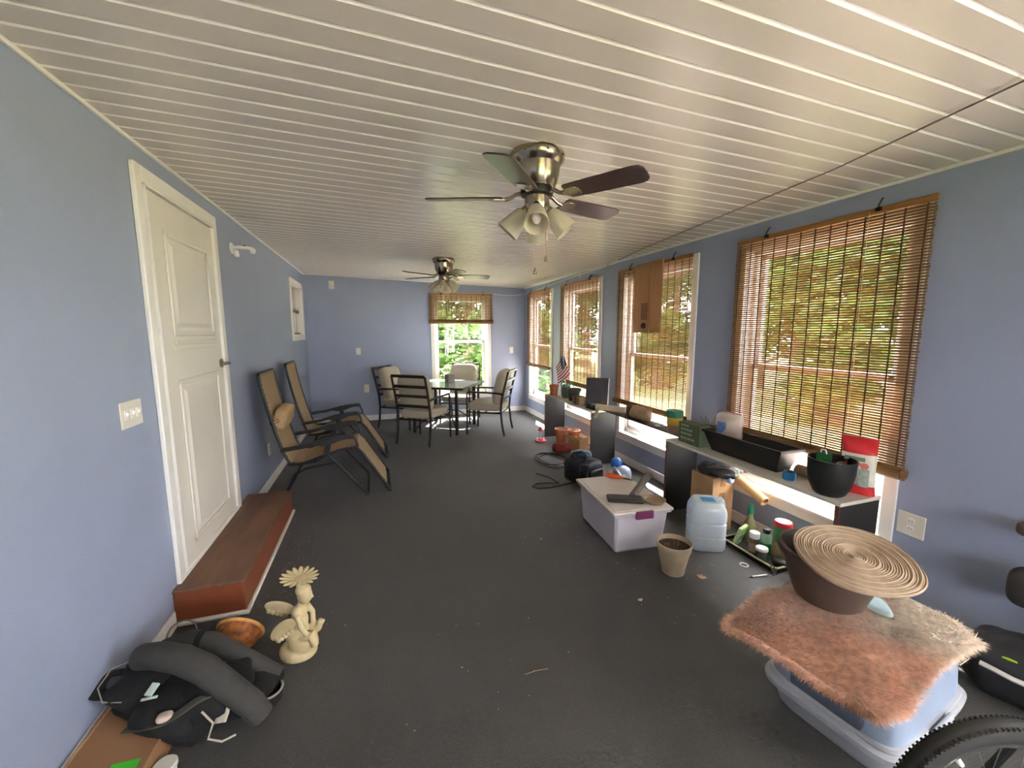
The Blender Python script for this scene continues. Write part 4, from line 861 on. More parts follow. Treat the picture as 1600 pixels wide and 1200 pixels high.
# ------------------------------------------------------------------ litter box with furry mat, bucket and woven disc
t = thing('litter_box', 'grey hooded litter box on the carpet under the furry mat', 'litter box', (2.875, 0.972, 0), math.radians(9))
M_lbase = mat('light_grey_plastic', (176, 178, 184), 0.4, var=0.03); M_hood = mat('blue_grey_plastic', (150, 164, 186), 0.4, var=0.03); M_flap = mat('slate_flap', (84, 92, 106), 0.4, var=0.05)
def rr_ring(a, b, z, q=0.28, n=40, dx=0): return [(dx + math.copysign(abs(math.cos(2 * PI * i / n)) ** q, math.cos(2 * PI * i / n)) * a, math.copysign(abs(math.sin(2 * PI * i / n)) ** q, math.sin(2 * PI * i / n)) * b, z) for i in range(n)]
def loft(rings, caps=True):
    m = MB(); n = len(rings[0]); v = [p for r_ in rings for p in r_]
    f = [(j * n + i, j * n + (i + 1) % n, (j + 1) * n + (i + 1) % n, (j + 1) * n + i) for j in range(len(rings) - 1) for i in range(n)]
    if caps: f += [tuple(range(n - 1, -1, -1)), tuple(range((len(rings) - 1) * n, len(rings) * n))]
    return m.add(v, f)
loft([rr_ring(0.265, 0.18, 0), rr_ring(0.275, 0.19, 0.015), rr_ring(0.300, 0.212, 0.09), rr_ring(0.322, 0.232, 0.098), rr_ring(0.325, 0.235, 0.12), rr_ring(0.305, 0.22, 0.127)]).build('base_pan', M_lbase, t)
loft([rr_ring(0.298, 0.216, 0.125), rr_ring(0.296, 0.214, 0.14), rr_ring(0.285, 0.205, 0.27), rr_ring(0.265, 0.19, 0.345), rr_ring(0.23, 0.165, 0.378), rr_ring(0.20, 0.15, 0.384)]).build('hood', M_hood, t)
loft([rr_ring(0.303, 0.222, 0.126), rr_ring(0.306, 0.225, 0.132), rr_ring(0.303, 0.222, 0.144), rr_ring(0.292, 0.212, 0.146)], False).build('hood_lip', M_lbase, t)
m = MB()                                                    # entrance flap on the sloping front
fp = [(-0.115, 0.0), (-0.12, 0.02), (-0.115, 0.13), (-0.095, 0.165), (0.095, 0.165), (0.115, 0.13), (0.12, 0.02), (0.115, 0.0)]
def fl(p, off): return (-0.297 + p[1] * 0.10 - off, p[0] * 0.98 - 0.005, 0.152 + p[1] * 0.98)
n = len(fp); m.add([fl(p, 0.012) for p in fp] + [fl(p, -0.02) for p in fp], [tuple(range(n)), tuple(range(2 * n - 1, n - 1, -1))] + [(i, (i + 1) % n, n + (i + 1) % n, n + i) for i in range(n)])
m.build('entrance_flap', M_flap, t, bevel=0.004)
for s in (-1, 1):
    MB().box(-0.07, 0.07, s * 0.238 - 0.008, s * 0.238 + 0.008, 0.092, 0.155).build('side_latch', M_lbase, t, bevel=0.005)
# furry mat
t = thing('fur_mat', 'shaggy peach and cream fur mat draped over the litter box', 'mat', (2.768, 0.975, 0.394), math.radians(9))
def fur_h(x, y):
    dx = max(0, -(x + 0.20)) + max(0, x - 0.28); dy = max(0, abs(y + 0.015) - 0.17)
    d = math.hypot(dx, dy)
    return 0.020 - 0.42 * d ** 1.15 + 0.007 * math.sin(x * 17 + 1) * math.sin(y * 19)
def fur_p(u_, w_):
    x = (u_ - 0.5) * 0.72 - 0.03 * (w_ - 0.2); y = (w_ - 0.5) * 0.47 - 0.03 * (u_ - 0.4)
    r_ = 1 - 0.035 * math.sin(u_ * 21) * math.sin(w_ * 17)
    z = fur_h(x * r_, y * r_)
    k = max(0, 0.16 - w_) / 0.16 * math.exp(-((u_ - 0.2) / 0.14) ** 2); z -= 0.075 * k
    k2 = max(0, 0.14 - w_) / 0.14 * max(0, u_ - 0.8) / 0.2; z -= 0.03 * k2
    return (x * r_, y * r_, z)
def furmat():
    m = bpy.data.materials.new('shaggy_fur'); m.use_nodes = True; N = m.node_tree.nodes; K = m.node_tree.links; b = N['Principled BSDF']
    tc = N.new('ShaderNodeTexCoord'); mp = N.new('ShaderNodeMapping'); mp.inputs['Scale'].default_value = (1, 1, 1); K.new(tc.outputs['Object'], mp.inputs['Vector'])
    nz = N.new('ShaderNodeTexNoise'); nz.inputs['Scale'].default_value = 4.5; nz.inputs['Detail'].default_value = 5; K.new(mp.outputs[0], nz.inputs['Vector'])
    sx = N.new('ShaderNodeSeparateXYZ'); K.new(tc.outputs['Object'], sx.inputs[0])
    ma = N.new('ShaderNodeMath'); ma.operation = 'MULTIPLY_ADD'; ma.inputs[1].default_value = 1.5; ma.inputs[2].default_value = 0.0; K.new(sx.outputs['X'], ma.inputs[0])
    ad = N.new('ShaderNodeMath'); ad.operation = 'ADD'; K.new(ma.outputs[0], ad.inputs[0]); K.new(nz.outputs['Fac'], ad.inputs[1])
    rp = N.new('ShaderNodeValToRGB'); e = rp.color_ramp.elements; e[0].position = 0.30; e[0].color = (*lin((228, 178, 148)), 1); e[1].position = 0.72; e[1].color = (*lin((234, 216, 192)), 1)
    n3 = N.new('ShaderNodeTexNoise'); n3.inputs['Scale'].default_value = 55; n3.inputs['Detail'].default_value = 3; K.new(tc.outputs['Object'], n3.inputs['Vector'])
    r3 = N.new('ShaderNodeValToRGB'); r3.color_ramp.elements[0].position = 0.35; r3.color_ramp.elements[0].color = (0.55, 0.5, 0.48, 1); r3.color_ramp.elements[1].position = 0.62; r3.color_ramp.elements[1].color = (1.15, 1.15, 1.15, 1); K.new(n3.outputs['Fac'], r3.inputs[0])
    mx = N.new('ShaderNodeMixRGB'); mx.blend_type = 'MULTIPLY'; mx.inputs[0].default_value = 0.6
    K.new(ad.outputs[0], rp.inputs[0]); K.new(rp.outputs[0], mx.inputs[1]); K.new(r3.outputs[0], mx.inputs[2]); K.new(mx.outputs[0], b.inputs['Base Color']); b.inputs['Roughness'].default_value = 0.85; b.inputs['Sheen Weight'].default_value = 0.3
    return m
M_fur = furmat()
MB().grid(fur_p, 34, 26).build('backing', M_fur, t, solid=0.010, smooth=80)
MB().cbox((0.205, -0.262, -0.045), (0.055, 0.002, 0.038), (0.5, 0.5, 0.2)).build('care_label', M_white, t)
m = MB(); rnd = random.Random(2)
for i in range(30000):
    u_, w_ = rnd.random(), rnd.random(); p = Vector(fur_p(u_, w_)); 
    a = rnd.uniform(-0.9, 0.9) - 2.2 + 1.5 * math.sin(u_ * 5 + w_ * 3); l = rnd.uniform(0.022, 0.045)
    ed = 1.0 if min(u_, w_, 1 - u_, 1 - w_) > 0.04 else 1.25
    d = Vector((math.cos(a) * l, math.sin(a) * l, rnd.uniform(0.002, 0.020))) * ed
    s = Vector((-math.sin(a), math.cos(a), 0)) * 0.0024
    p.z += 0.008; o0 = len(m.v)
    m.v += [tuple(p - s), tuple(p + s), tuple(p + d)]; m.f.append((o0, o0 + 1, o0 + 2)); m.mi.append(0)
for i in range(9000):
    e = rnd.randrange(4); q = rnd.random()
    u_, w_ = ((q, 0.005), (q, 0.995), (0.005, q), (0.995, q))[e]; ox, oy = ((0, -1), (0, 1), (-1, 0), (1, 0))[e]
    p = Vector(fur_p(u_, w_)); l = rnd.uniform(0.02, 0.045); p.z += rnd.uniform(-0.006, 0.012)
    d = Vector((ox + rnd.uniform(-0.7, 0.7), oy + rnd.uniform(-0.7, 0.7), rnd.uniform(-0.6, 0.25))).normalized() * l
    sv = d.cross(Vector((0, 0, 1))).normalized() * 0.0022; o0 = len(m.v)
    m.v += [tuple(p - sv), tuple(p + sv), tuple(p + d)]; m.f.append((o0, o0 + 1, o0 + 2)); m.mi.append(0)
m.build('fur_pile', M_fur, t, smooth=0, kind='stuff')
t = thing('brown_bucket', 'brown round planter bucket standing on the furry mat', 'bucket', (2.785, 1.075, 0.432), 0)
M_brown = mat('brown_bucket_plastic', (78, 64, 56), 0.5, var=0.06)
MB().lathe([(0, 0), (0.105, 0), (0.118, 0.012), (0.152, 0.11), (0.166, 0.175), (0.182, 0.18), (0.188, 0.195), (0.184, 0.212), (0.172, 0.215), (0.160, 0.202), (0.146, 0.12), (0.11, 0.02), (0, 0.02)], 48).build('bucket_body', M_brown, t)
MB().lathe([(0, 0.13), (0.08, 0.132), (0.148, 0.13)], 32).build('soil', M_soil, t)
t = thing('woven_disc', 'round spiral-grained disc lying tilted across the brown bucket', 'placemat', (2.772, 0.985, 0.660), 0, rot=(math.radians(8), math.radians(-7), 0))
M_disc = mat('woven_grass', (168, 146, 122), 0.8, var=0.12, scale=20, rgb2=(138, 116, 96))
pr = []; R_d = 0.194
for i in range(52):
    rad = R_d * i / 51; pr.append((max(rad, 0.0), 0.006 + (0.0028 if i % 2 else 0.0)))
pr = pr + [(R_d + 0.004, 0.004), (R_d + 0.002, -0.002), (R_d * 0.9, -0.002), (0.0, -0.002)]
def ovl(p):
    return p
m = MB(); m.lathe(pr, 64)
m.v = [(x * (1 + 0.05 * math.sin(2 * math.atan2(y_, x) + 0.6)), y_ * (1 - 0.03 * math.sin(2 * math.atan2(y_, x))), z) for x, y_, z in m.v]
m.build('disc', M_disc, t, smooth=60)
for i, rad in enumerate((0.035, 0.07, 0.105, 0.135, 0.162, 0.185)):
    MB().tube([(rad * math.cos(a * PI / 30) * (1 + 0.02 * math.sin(a / 7 + i)), rad * math.sin(a * PI / 30), 0.0075) for a in range(60)], 0.0026, 5, closed=True).build('spiral_ridge', mat('pale_ridge', (182, 160, 134), 0.8), t)
o = MB().sup((0, 0, 0.02), (0.035, 0.05, 0.016), 0.5, 0.6, 18, 10, crump).build('plastic_scrap', mat('pale_teal_film', (176, 196, 200), 0.3, var=0.1))
tag(o, 'pale blue-grey plastic scrap beside the foot of the brown bucket', 'plastic scrap', loc=(2.89, 0.965, 0.432), rz=0.4)

# ------------------------------------------------------------------ bicycle wheel at the lower right corner
t = thing('bicycle', 'front wheel of a small bicycle at the lower right corner', 'bicycle', (2.56, 0.485, 0), math.radians(-20)); wr = 0.265
M_rub = mat('tyre_rubber', (44, 42, 40), 0.75, var=0.12, scale=30); M_alu = mat('polished_alloy', (196, 196, 196), 0.2, 1.0, var=0.04)
prt = [(wr - 0.052, -0.012), (wr - 0.045, -0.02), (wr - 0.025, -0.026), (wr - 0.008, -0.022), (wr - 0.001, -0.010), (wr, 0), (wr - 0.001, 0.010), (wr - 0.008, 0.022), (wr - 0.025, 0.026), (wr - 0.045, 0.02), (wr - 0.052, 0.012)]
MB().lathe(prt, 72, (0, 0, wr), (0, 1, 0), closed=True).build('tyre', M_rub, t)
m = MB()
for i in range(120):
    a = 2 * PI * i / 120
    for s in (-1, 1): m.cbox((math.cos(a) * (wr - 0.0052), s * 0.0125, wr + math.sin(a) * (wr - 0.0052)), (0.005, 0.020, 0.007), (0, -a, 0.1 * s))
m.v = [(x, y_, max(z, 0.0005)) for x, y_, z in m.v]
m.build('tread_block', M_rub, t, smooth=0, kind='stuff')
MB().lathe([(wr - 0.068, -0.009), (wr - 0.05, -0.013), (wr - 0.048, 0), (wr - 0.05, 0.013), (wr - 0.068, 0.009)], 64, (0, 0, wr), (0, 1, 0), closed=True).build('rim', M_alu, t)
MB().cyl((0, -0.045, wr), (0, 0.045, wr), 0.016, n=16).cyl((0, -0.03, wr), (0, -0.026, wr), 0.026, n=16).cyl((0, 0.026, wr), (0, 0.03, wr), 0.026, n=16).build('hub', M_alu, t)
for i in range(20):
    a = 2 * PI * i / 20; s = 1 if i % 2 else -1; b = a + 0.35 * (1 if (i // 2) % 2 else -1)
    MB().cyl((math.cos(b) * 0.022, s * 0.027, wr + math.sin(b) * 0.022), (math.cos(a) * (wr - 0.064), 0, wr + math.sin(a) * (wr - 0.064)), 0.0014, n=5).build('spoke', M_alu, t)
MB().cyl((math.cos(2.2) * (wr - 0.075), 0, wr + math.sin(2.2) * (wr - 0.075)), (math.cos(2.2) * (wr - 0.1), 0, wr + math.sin(2.2) * (wr - 0.1)), 0.007, n=10).build('reflector', M_white, t)
for s in (-1, 1): MB().tube([(0.0, s * 0.05, wr), (0.10, s * 0.05, wr + 0.16), (0.16, s * 0.045, wr + 0.26), (0.20, 0.0, wr + 0.31)], 0.011, 8).build('fork_blade', M_blackm, t)
MB().tube([(0.20, 0, wr + 0.31), (0.24, 0, wr + 0.42)], 0.016, 10).build('steerer', M_blackm, t)
t.location.z = 0.0
# ------------------------------------------------------------------ things at the right wall edge
t = thing('sports_bag', 'black bag with a pale stripe slumped against the right baseboard', 'bag', (3.53, 0.80, 0), 0.3)
MB().sup((0, 0, 0.13), (0.13, 0.15, 0.13), 0.7, 0.75, 28, 16, crump).build('bag_body', mat('black_nylon', (36, 36, 38), 0.6, var=0.2, scale=20), t)
MB().tube([(-0.128, 0.09, 0.16), (-0.14, 0.0, 0.155), (-0.125, -0.10, 0.15)], 0.010, 6).build('pale_stripe', mat('stripe_white', (206, 202, 196), 0.6), t)
MB().tube([(-0.10, 0.07, 0.205), (-0.11, 0.02, 0.215), (-0.10, -0.05, 0.21)], 0.006, 6).build('lime_piping', mat('lime', (160, 200, 40), 0.5), t)
MB().tube([(-0.08, 0.13, 0.1), (-0.06, 0.2, 0.14), (-0.08, 0.235, 0.1), (-0.10, 0.22, 0.06)], 0.009, 6).build('handle_loop', M_black, t)
t = thing('exercise_stand', 'dark padded stand seen at the right edge by the wall', 'stand', (3.66, 0.80, 0.0), 0)
MB().cyl((0.06, 0, 0.0), (0.06, 0, 0.70), 0.012, n=10).build('post', M_blackm, t)
MB().sup((0, 0.045, 0.43), (0.05, 0.06, 0.085), 0.6, 0.7).build('pad', mat('dark_foam', (60, 56, 54), 0.8, var=0.1), t)
MB().sup((0.02, 0.06, 0.68), (0.05, 0.05, 0.03), 0.6, 0.7).build('pad', mat('dark_foam2', (96, 82, 76), 0.8, var=0.1), t)
MB().box(0.03, 0.075, -0.1, 0.1, 0, 0.012).build('foot', M_blackm, t, bevel=0.003)

# ------------------------------------------------------------------ pile by the left wall
t = thing('shipping_box', 'flat brown cardboard box by the left wall at the lower edge', 'box', (0.145, 1.48, 0), math.radians(-2))
MB().box(-0.125, 0.125, -0.30, 0.33, 0, 0.10).build('carton', mat('cardboard_brown', (150, 110, 76), 0.8, var=0.07, scale=8), t, bevel=0.003)
MB().box(0.02, 0.10, -0.18, 0.062, 0.1, 0.1012).build('lime_label', mat('lime_label', (70, 200, 40), 0.6), t)
MB().box(-0.127, -0.118, -0.30, 0.33, 0.095, 0.1035).build('worn_edge', mat('card_edge', (182, 142, 106), 0.8), t)
t = thing('paper_cup', 'white capped tub standing on the carpet beside the flat box', 'tub', (0.312, 1.53, 0))
MB().lathe([(0, 0), (0.028, 0), (0.033, 0.05), (0, 0.05)], 24).build('tub_body', M_white, t); MB().lathe([(0, 0.048), (0.036, 0.048), (0.036, 0.058), (0.032, 0.062), (0, 0.062)], 24).build('lid', mat('grey_white_cap', (210, 208, 200), 0.5), t)
M_nyl = mat('black_fabric', (13, 13, 14), 0.85, var=0.4, scale=25, bump=0.4, bscale=60)
t = thing('carrier_bag', 'heap of black fabric harness bag against the left wall', 'bag', (0.27, 1.80, 0), 0)
rk = random.Random(8)
def lump(p): return p + Vector((math.sin(p.y * 31 + 2 * p.z * 20), math.sin(p.x * 29 + p.z * 37), math.sin(p.x * 33 + p.y * 27 + 1))) * 0.013
m = MB()
m.sup((0.0, 0.06, 0.085), (0.235, 0.17, 0.085), 0.75, 0.8, 32, 18, lump)
m.sup((0.06, -0.06, 0.10), (0.19, 0.14, 0.098), 0.8, 0.8, 30, 16, lump)
m.sup((-0.13, 0.05, 0.15), (0.11, 0.12, 0.075), 0.8, 0.8, 24, 14, lump)
m.sup((0.22, 0.02, 0.04), (0.12, 0.13, 0.04), 0.8, 0.8, 24, 12, lump)
m.build('bag_body', M_nyl, t)
def strap(pts, w, mt, name, n=28, th=0.004):
    P = [Vector(p) for p in pts]; m = MB()
    def cr(k):
        k = k * (len(P) - 1); i = min(int(k), len(P) - 2); f = k - i
        p0, p1, p2, p3 = P[max(i - 1, 0)], P[i], P[i + 1], P[min(i + 2, len(P) - 1)]
        return 0.5 * ((2 * p1) + (p2 - p0) * f + (2 * p0 - 5 * p1 + 4 * p2 - p3) * f * f + (3 * p1 - p0 - 3 * p2 + p3) * f ** 3)
    def fn(u_, v__):
        p = cr(v__); q = cr(min(1, v__ + 0.02)) - cr(max(0, v__ - 0.02)); s = q.cross(Vector((0, 0, 1))); s = s.normalized() if s.length else Vector((1, 0, 0))
        return tuple(p + s * (u_ - 0.5) * w)
    return m.grid(fn, 4, n).build(name, mt, t, solid=th)
strap([(-0.22, 0.10, 0.17), (-0.262, 0.05, 0.20), (-0.255, -0.02, 0.19), (-0.19, -0.02, 0.17)], 0.05, M_nyl, 'strap')
MB().tube([(-0.17, 0.07, 0.235), (-0.235, 0.04, 0.235), (-0.25, -0.02, 0.21), (-0.22, -0.06, 0.18), (-0.16, -0.07, 0.17)], 0.0025, 6).build('strap_edge', mat('strap_pale', (150, 142, 126), 0.7), t)
strap([(-0.12, -0.14, 0.12), (0.02, -0.2, 0.16), (0.12, -0.17, 0.19), (0.2, -0.08, 0.14)], 0.035, mat('olive_strap', (70, 68, 58), 0.8), 'strap')
strap([(0.17, -0.13, 0.16), (0.19, -0.16, 0.13), (0.185, -0.2, 0.10)], 0.04, mat('pale_ribbon', (176, 168, 152), 0.7), 'ribbon')
MB().tube([(0.13, -0.19, 0.155), (0.17, -0.215, 0.12), (0.16, -0.24, 0.085), (0.2, -0.24, 0.06), (0.235, -0.215, 0.05)], 0.004, 6).build('ribbon_edge', MATS['pale_ribbon'], t)
MB().cbox((-0.15, 0.15, 0.205), (0.045, 0.024, 0.012), (0.3, 0.2, -0.6)).build('buckle', mat('pale_buckle', (176, 190, 180), 0.5), t, bevel=0.003)
MB().cbox((-0.045, -0.11, 0.225), (0.026, 0.042, 0.01), (0.4, 0.1, -0.3)).box(-0.07, -0.02, -0.138, -0.128, 0.208, 0.214).build('buckle', MATS['pale_buckle'], t, bevel=0.002)
MB().sup((0.02, -0.19, 0.17), (0.024, 0.02, 0.012), 0.7, 0.7).build('tag', mat('pinkish_tag', (190, 170, 158), 0.7), t)
M_foam = mat('charcoal_foam', (60, 58, 55), 0.95, var=0.1, scale=30, bump=0.2)
t = thing('foam_tube', 'thick curved grey foam tube on top of the black bag', 'foam tube', (0, 0, 0))
def flat_tube(pts, r, k):
    m = MB(); m.tube(pts, r, 18); return m
flat_tube([(0.135, 1.835, 0.262), (0.21, 1.79, 0.285), (0.30, 1.745, 0.282), (0.39, 1.70, 0.25), (0.47, 1.66, 0.19), (0.55, 1.645, 0.10), (0.575, 1.64, 0.05)], [0.046, 0.048, 0.049, 0.049, 0.047, 0.045, 0.043], 1).build('foam', M_foam, t)
t = thing('foam_tube', 'second grey foam tube lying behind the thicker one', 'foam tube', (0, 0, 0))
flat_tube([(0.15, 1.965, 0.19), (0.25, 1.95, 0.22), (0.35, 1.91, 0.21), (0.45, 1.885, 0.14), (0.55, 1.86, 0.07), (0.60, 1.85, 0.04)], [0.036, 0.038, 0.038, 0.036, 0.034, 0.03], 1).build('foam', M_foam, t)
MB().lathe([(0.038, -0.012), (0.042, -0.012), (0.042, 0.012), (0.038, 0.012)], 24, (0.30, 1.932, 0.216), (1, -0.3, -0.05), closed=True).build('band', M_nyl, t)
t = thing('cup_holder', 'black round cup holder with a pale rim beside the foam tubes', 'cup holder', (0.575, 1.765, 0.0), 0, rot=(0, 0, 0))
MB().lathe([(0, 0.003), (0.045, 0.003), (0.05, 0.05), (0.046, 0.05), (0.04, 0.012), (0, 0.012)], 24).build('cup', M_nyl, t)
MB().tube([(0.05 * math.cos(a * PI / 14 + 2.2), 0.05 * math.sin(a * PI / 14 + 2.2), 0.051) for a in range(22)], 0.005, 6).build('rim', mat('pale_grey_rim', (150, 142, 134), 0.7), t)
o = MB().tube([(0.06 * math.cos(a * PI / 12), 0.06 * math.sin(a * PI / 12), 0) for a in range(24)], 0.004, 6, closed=True).build('wire_hoop', mat('grey_hoop', (110, 106, 102), 0.6))
tag(o, 'thin grey hoop leaning on the left baseboard by the step', 'hoop', loc=(0.10, 2.235, 0.062), rot=(1.15, 0, 0.7))
# wicker half basket
t = thing('wicker_basket', 'round orange-brown basket lying open beside the statue', 'basket', (0.375, 2.11, 0.0), 0)
M_wick = mat('wicker_orange', (176, 104, 46), 0.75, var=0.45, scale=35, rgb2=(96, 48, 24))
p = MB(); p.T = Matrix.Translation((0, 0, 0.088)) @ Matrix.Rotation(-1.1, 4, 'X') @ Matrix.Rotation(0.2, 4, 'Y')
p.lathe([(0, -0.06), (0.05, -0.058), (0.085, -0.03), (0.10, 0.02), (0.095, 0.02), (0.08, -0.025), (0.045, -0.05), (0, -0.052)], 32).build('basket_bowl', M_wick, t)
p = MB(); p.T = Matrix.Translation((0, 0, 0.088)) @ Matrix.Rotation(-1.1, 4, 'X') @ Matrix.Rotation(0.2, 4, 'Y')
p.tube([(0.099 * math.cos(a * PI / 18), 0.099 * math.sin(a * PI / 18), 0.021) for a in range(36)], 0.008, 8, closed=True).build('basket_rim', mat('wicker_pale', (206, 150, 84), 0.7, var=0.2, scale=40), t)
for k in range(2):
    p = MB(); p.T = Matrix.Translation((0, 0, 0.088)) @ Matrix.Rotation(-1.1, 4, 'X')
    p.tube([(-0.06 + k * 0.025 + 0.012 * math.cos(a * PI / 8), -0.02 + 0.03 * math.sin(a * PI / 8), 0.03) for a in range(16)], 0.003, 5, closed=True).build('wicker_loop', mat('loop_grey', (150, 138, 120), 0.7), t)
# garden statue
t = thing('garden_statue', 'cream winged cherub statue holding up a flower dish', 'statue', (0.65, 1.985, 0), math.radians(-18))
M_cream = mat('cream_resin', (206, 188, 148), 0.7, var=0.1, scale=14, rgb2=(182, 162, 120))
m = MB()
m.sup((0.0, 0, 0.035), (0.085, 0.07, 0.036), 0.7, 1)
m.sup((0.03, -0.01, 0.085), (0.07, 0.05, 0.05), 0.9, 1)
m.sup((0.0, 0.0, 0.125), (0.055, 0.048, 0.06), 0.9, 1)
m.sup((0.015, 0.0, 0.185), (0.038, 0.04, 0.055))
m.sup((0.02, 0.0, 0.235), (0.034, 0.045, 0.03))
m.cyl((0.022, 0, 0.24), (0.035, 0, 0.29), 0.02, 0.018)
m.sup((0.05, -0.005, 0.315), (0.034, 0.03, 0.038))
m.sup((0.086, -0.005, 0.31), (0.008, 0.006, 0.007))
m.sup((0.042, 0.0, 0.34), (0.035, 0.034, 0.024))
m.tube([(0.03, -0.042, 0.24), (0.05, -0.055, 0.19), (0.062, -0.04, 0.145)], [0.014, 0.013, 0.012], 10)
m.tube([(0.03, 0.042, 0.24), (0.05, 0.055, 0.19), (0.062, 0.03, 0.145)], [0.014, 0.013, 0.012], 10)
m.tube([(0.03, -0.02, 0.11), (0.085, -0.03, 0.135), (0.095, -0.03, 0.08)], [0.03, 0.024, 0.018], 10)
m.tube([(0.03, 0.02, 0.11), (0.085, 0.03, 0.13), (0.10, 0.03, 0.16), (0.115, 0.03, 0.155)], [0.03, 0.022, 0.016, 0.01], 10)
m.cyl((0.04, 0, 0.345), (0.03, 0, 0.385), 0.016, 0.022)
o = m.build('figure', M_cream, t); rm = o.modifiers.new('remesh', 'REMESH'); rm.mode = 'VOXEL'; rm.voxel_size = 0.0045; rm.use_smooth_shade = True
sm = o.modifiers.new('smooth', 'SMOOTH'); sm.iterations = 5; sm.factor = 0.5
for (ang, tx, tz, sz, y_) in ((0.15, -0.09, 0.225, 1.0, 0.03), (-0.75, -0.04, 0.17, 1.0, -0.045)):
    m = MB(); m.T = Matrix.Translation((tx, y_, tz)) @ Matrix.Rotation(ang, 4, 'Y')
    m.sup((0, 0, 0), (0.075 * sz, 0.008, 0.036), 1, 1, 28, 14, lambda p: Vector((p.x, p.y, p.z + (0.004 * math.sin(p.x * 160) if p.z < 0 else 0))))
    for k in range(5): m.sup((0.03 - 0.02 * k, -0.004, -0.028 + 0.002 * k), (0.012, 0.007, 0.014), nu=10, nv=8)
    m.build('wing', M_cream, t)
m = MB()
for k in range(16):
    a = 2 * PI * k / 16; m.T = Matrix.Translation((0.028, 0, 0.395)) @ Matrix.Rotation(0.12, 4, 'Y') @ Matrix.Rotation(a, 4, 'Z')
    m.sup((0.05, 0, 0.006), (0.034, 0.011, 0.005), 1, 1, 12, 8, lambda p: Vector((p.x, p.y, p.z + 0.006 * (p.x / 0.034))))
m.T = Matrix.Translation((0.028, 0, 0.392)); m.sup((0, 0, 0), (0.04, 0.04, 0.01), nu=20, nv=8)
m.build('flower_dish', M_cream, t)

# ------------------------------------------------------------------ things on the floor by the farther bench
t = thing('bird_feeder', 'red and clear hummingbird feeder standing on the carpet', 'feeder', (3.165, 5.12, 0))
M_fred = mat('feeder_red', (204, 60, 74), 0.4)
MB().lathe([(0, 0), (0.07, 0), (0.082, 0.012), (0.08, 0.022), (0.05, 0.036), (0.03, 0.05), (0, 0.05)], 28).build('base', M_fred, t)
MB().lathe([(0.022, 0.05), (0.024, 0.05), (0.024, 0.165), (0.022, 0.165)], 20, closed=True).build('tube', clear('feeder_glass', gloss=0.12, haze=0.2), t)
MB().lathe([(0, 0.162), (0.038, 0.162), (0.04, 0.17), (0.024, 0.188), (0.008, 0.21), (0, 0.212)], 24).build('cap', M_fred, t)
for i in range(4): MB().sup((0.062 * math.cos(i * PI / 2 + .4), 0.062 * math.sin(i * PI / 2 + .4), 0.032), (0.013, 0.013, 0.008), nu=10, nv=6).build('port', M_white, t)
pot('terracotta_pot', 'terracotta pot on the carpet under the far bench, nearest its end', (3.44, 5.03, 0), 0.068, 0.098, 0.185, M_terra, rim=0.018)
pot('terracotta_pot', 'second terracotta pot half hidden behind the open carton', (3.54, 4.845, 0), 0.055, 0.083, 0.20, M_terra, rim=0.018)
t = thing('open_carton', 'small open cardboard carton with raised flaps on the carpet', 'box', (3.475, 4.60, 0), math.radians(20))
MB().box(-0.085, 0.085, -0.10, 0.10, 0, 0.006).box(-0.085, -0.081, -0.10, 0.10, 0, 0.15).box(0.081, 0.085, -0.10, 0.10, 0, 0.15).box(-0.085, 0.085, -0.10, -0.096, 0, 0.15).box(-0.085, 0.085, 0.096, 0.10, 0, 0.15).build('carton', M_card, t)
MB().cbox((-0.115, 0.0, 0.18), (0.003, 0.19, 0.11), (0, -0.9, 0)).build('flap', mat('carton_flap', (206, 160, 118), 0.8), t)
MB().cbox((0.0, -0.13, 0.18), (0.16, 0.003, 0.09), (0.9, 0, 0)).build('flap', mat('carton_flap2', (198, 176, 128), 0.8), t)
o = MB().sup((0, 0, 0.055), (0.12, 0.10, 0.055), 0.85, 0.9, 30, 16, lambda p: p + Vector((math.sin(p.y * 70), math.sin(p.x * 66), math.sin(p.x * 50 + p.y * 60))) * 0.012).build('fabric_bow', mat('dark_red_fabric', (128, 46, 42), 0.8, var=0.3, scale=20))
tag(o, 'crumpled dark red fabric decoration on the carpet before the carton', 'decoration', loc=(3.235, 4.58, 0), rz=0.3)
t = thing('white_ornament', 'small white rounded ornament beside the dark bench end', 'ornament', (3.505, 4.36, 0))
m = MB(); m.sup((0, 0, 0.03), (0.05, 0.04, 0.03)).sup((0.01, -0.01, 0.085), (0.036, 0.036, 0.036)).sup((-0.04, 0.02, 0.04), (0.028, 0.025, 0.022)).sup((0.03, -0.03, 0.03), (0.024, 0.024, 0.024))
o = m.build('figure', mat('ornament_white', (230, 222, 204), 0.5), t); q = o.modifiers.new('remesh', 'REMESH'); q.mode = 'VOXEL'; q.voxel_size = 0.005; q.use_smooth_shade = True
# tool bag with pump and cables
M_navy2 = mat('dark_navy_fabric', (34, 42, 56), 0.7, var=0.25, scale=20); M_blue = mat('bright_blue_plastic', (42, 104, 186), 0.4, var=0.1)
t = thing('tool_bag', 'dark navy tool bag with straps on the carpet left of the tote', 'bag', (3.02, 3.62, 0), math.radians(20))
MB().sup((0, 0, 0.115), (0.14, 0.17, 0.112), 0.4, 0.35, 36, 16, crump).build('bag_body', M_navy2, t)
MB().sup((-0.135, 0.0, 0.085), (0.03, 0.12, 0.065), 0.4, 0.4, 24, 12).build('pocket', M_black, t)
MB().sup((0.0, -0.165, 0.09), (0.10, 0.03, 0.07), 0.4, 0.4, 24, 12).build('pocket', M_black, t)
for yy in (-0.09, 0.09): MB().tube([(-0.146, yy, 0.02), (-0.152, yy, 0.14), (-0.13, yy, 0.215), (-0.04, yy, 0.245), (0.05, yy, 0.235)], 0.011, 6).build('strap', M_black, t)
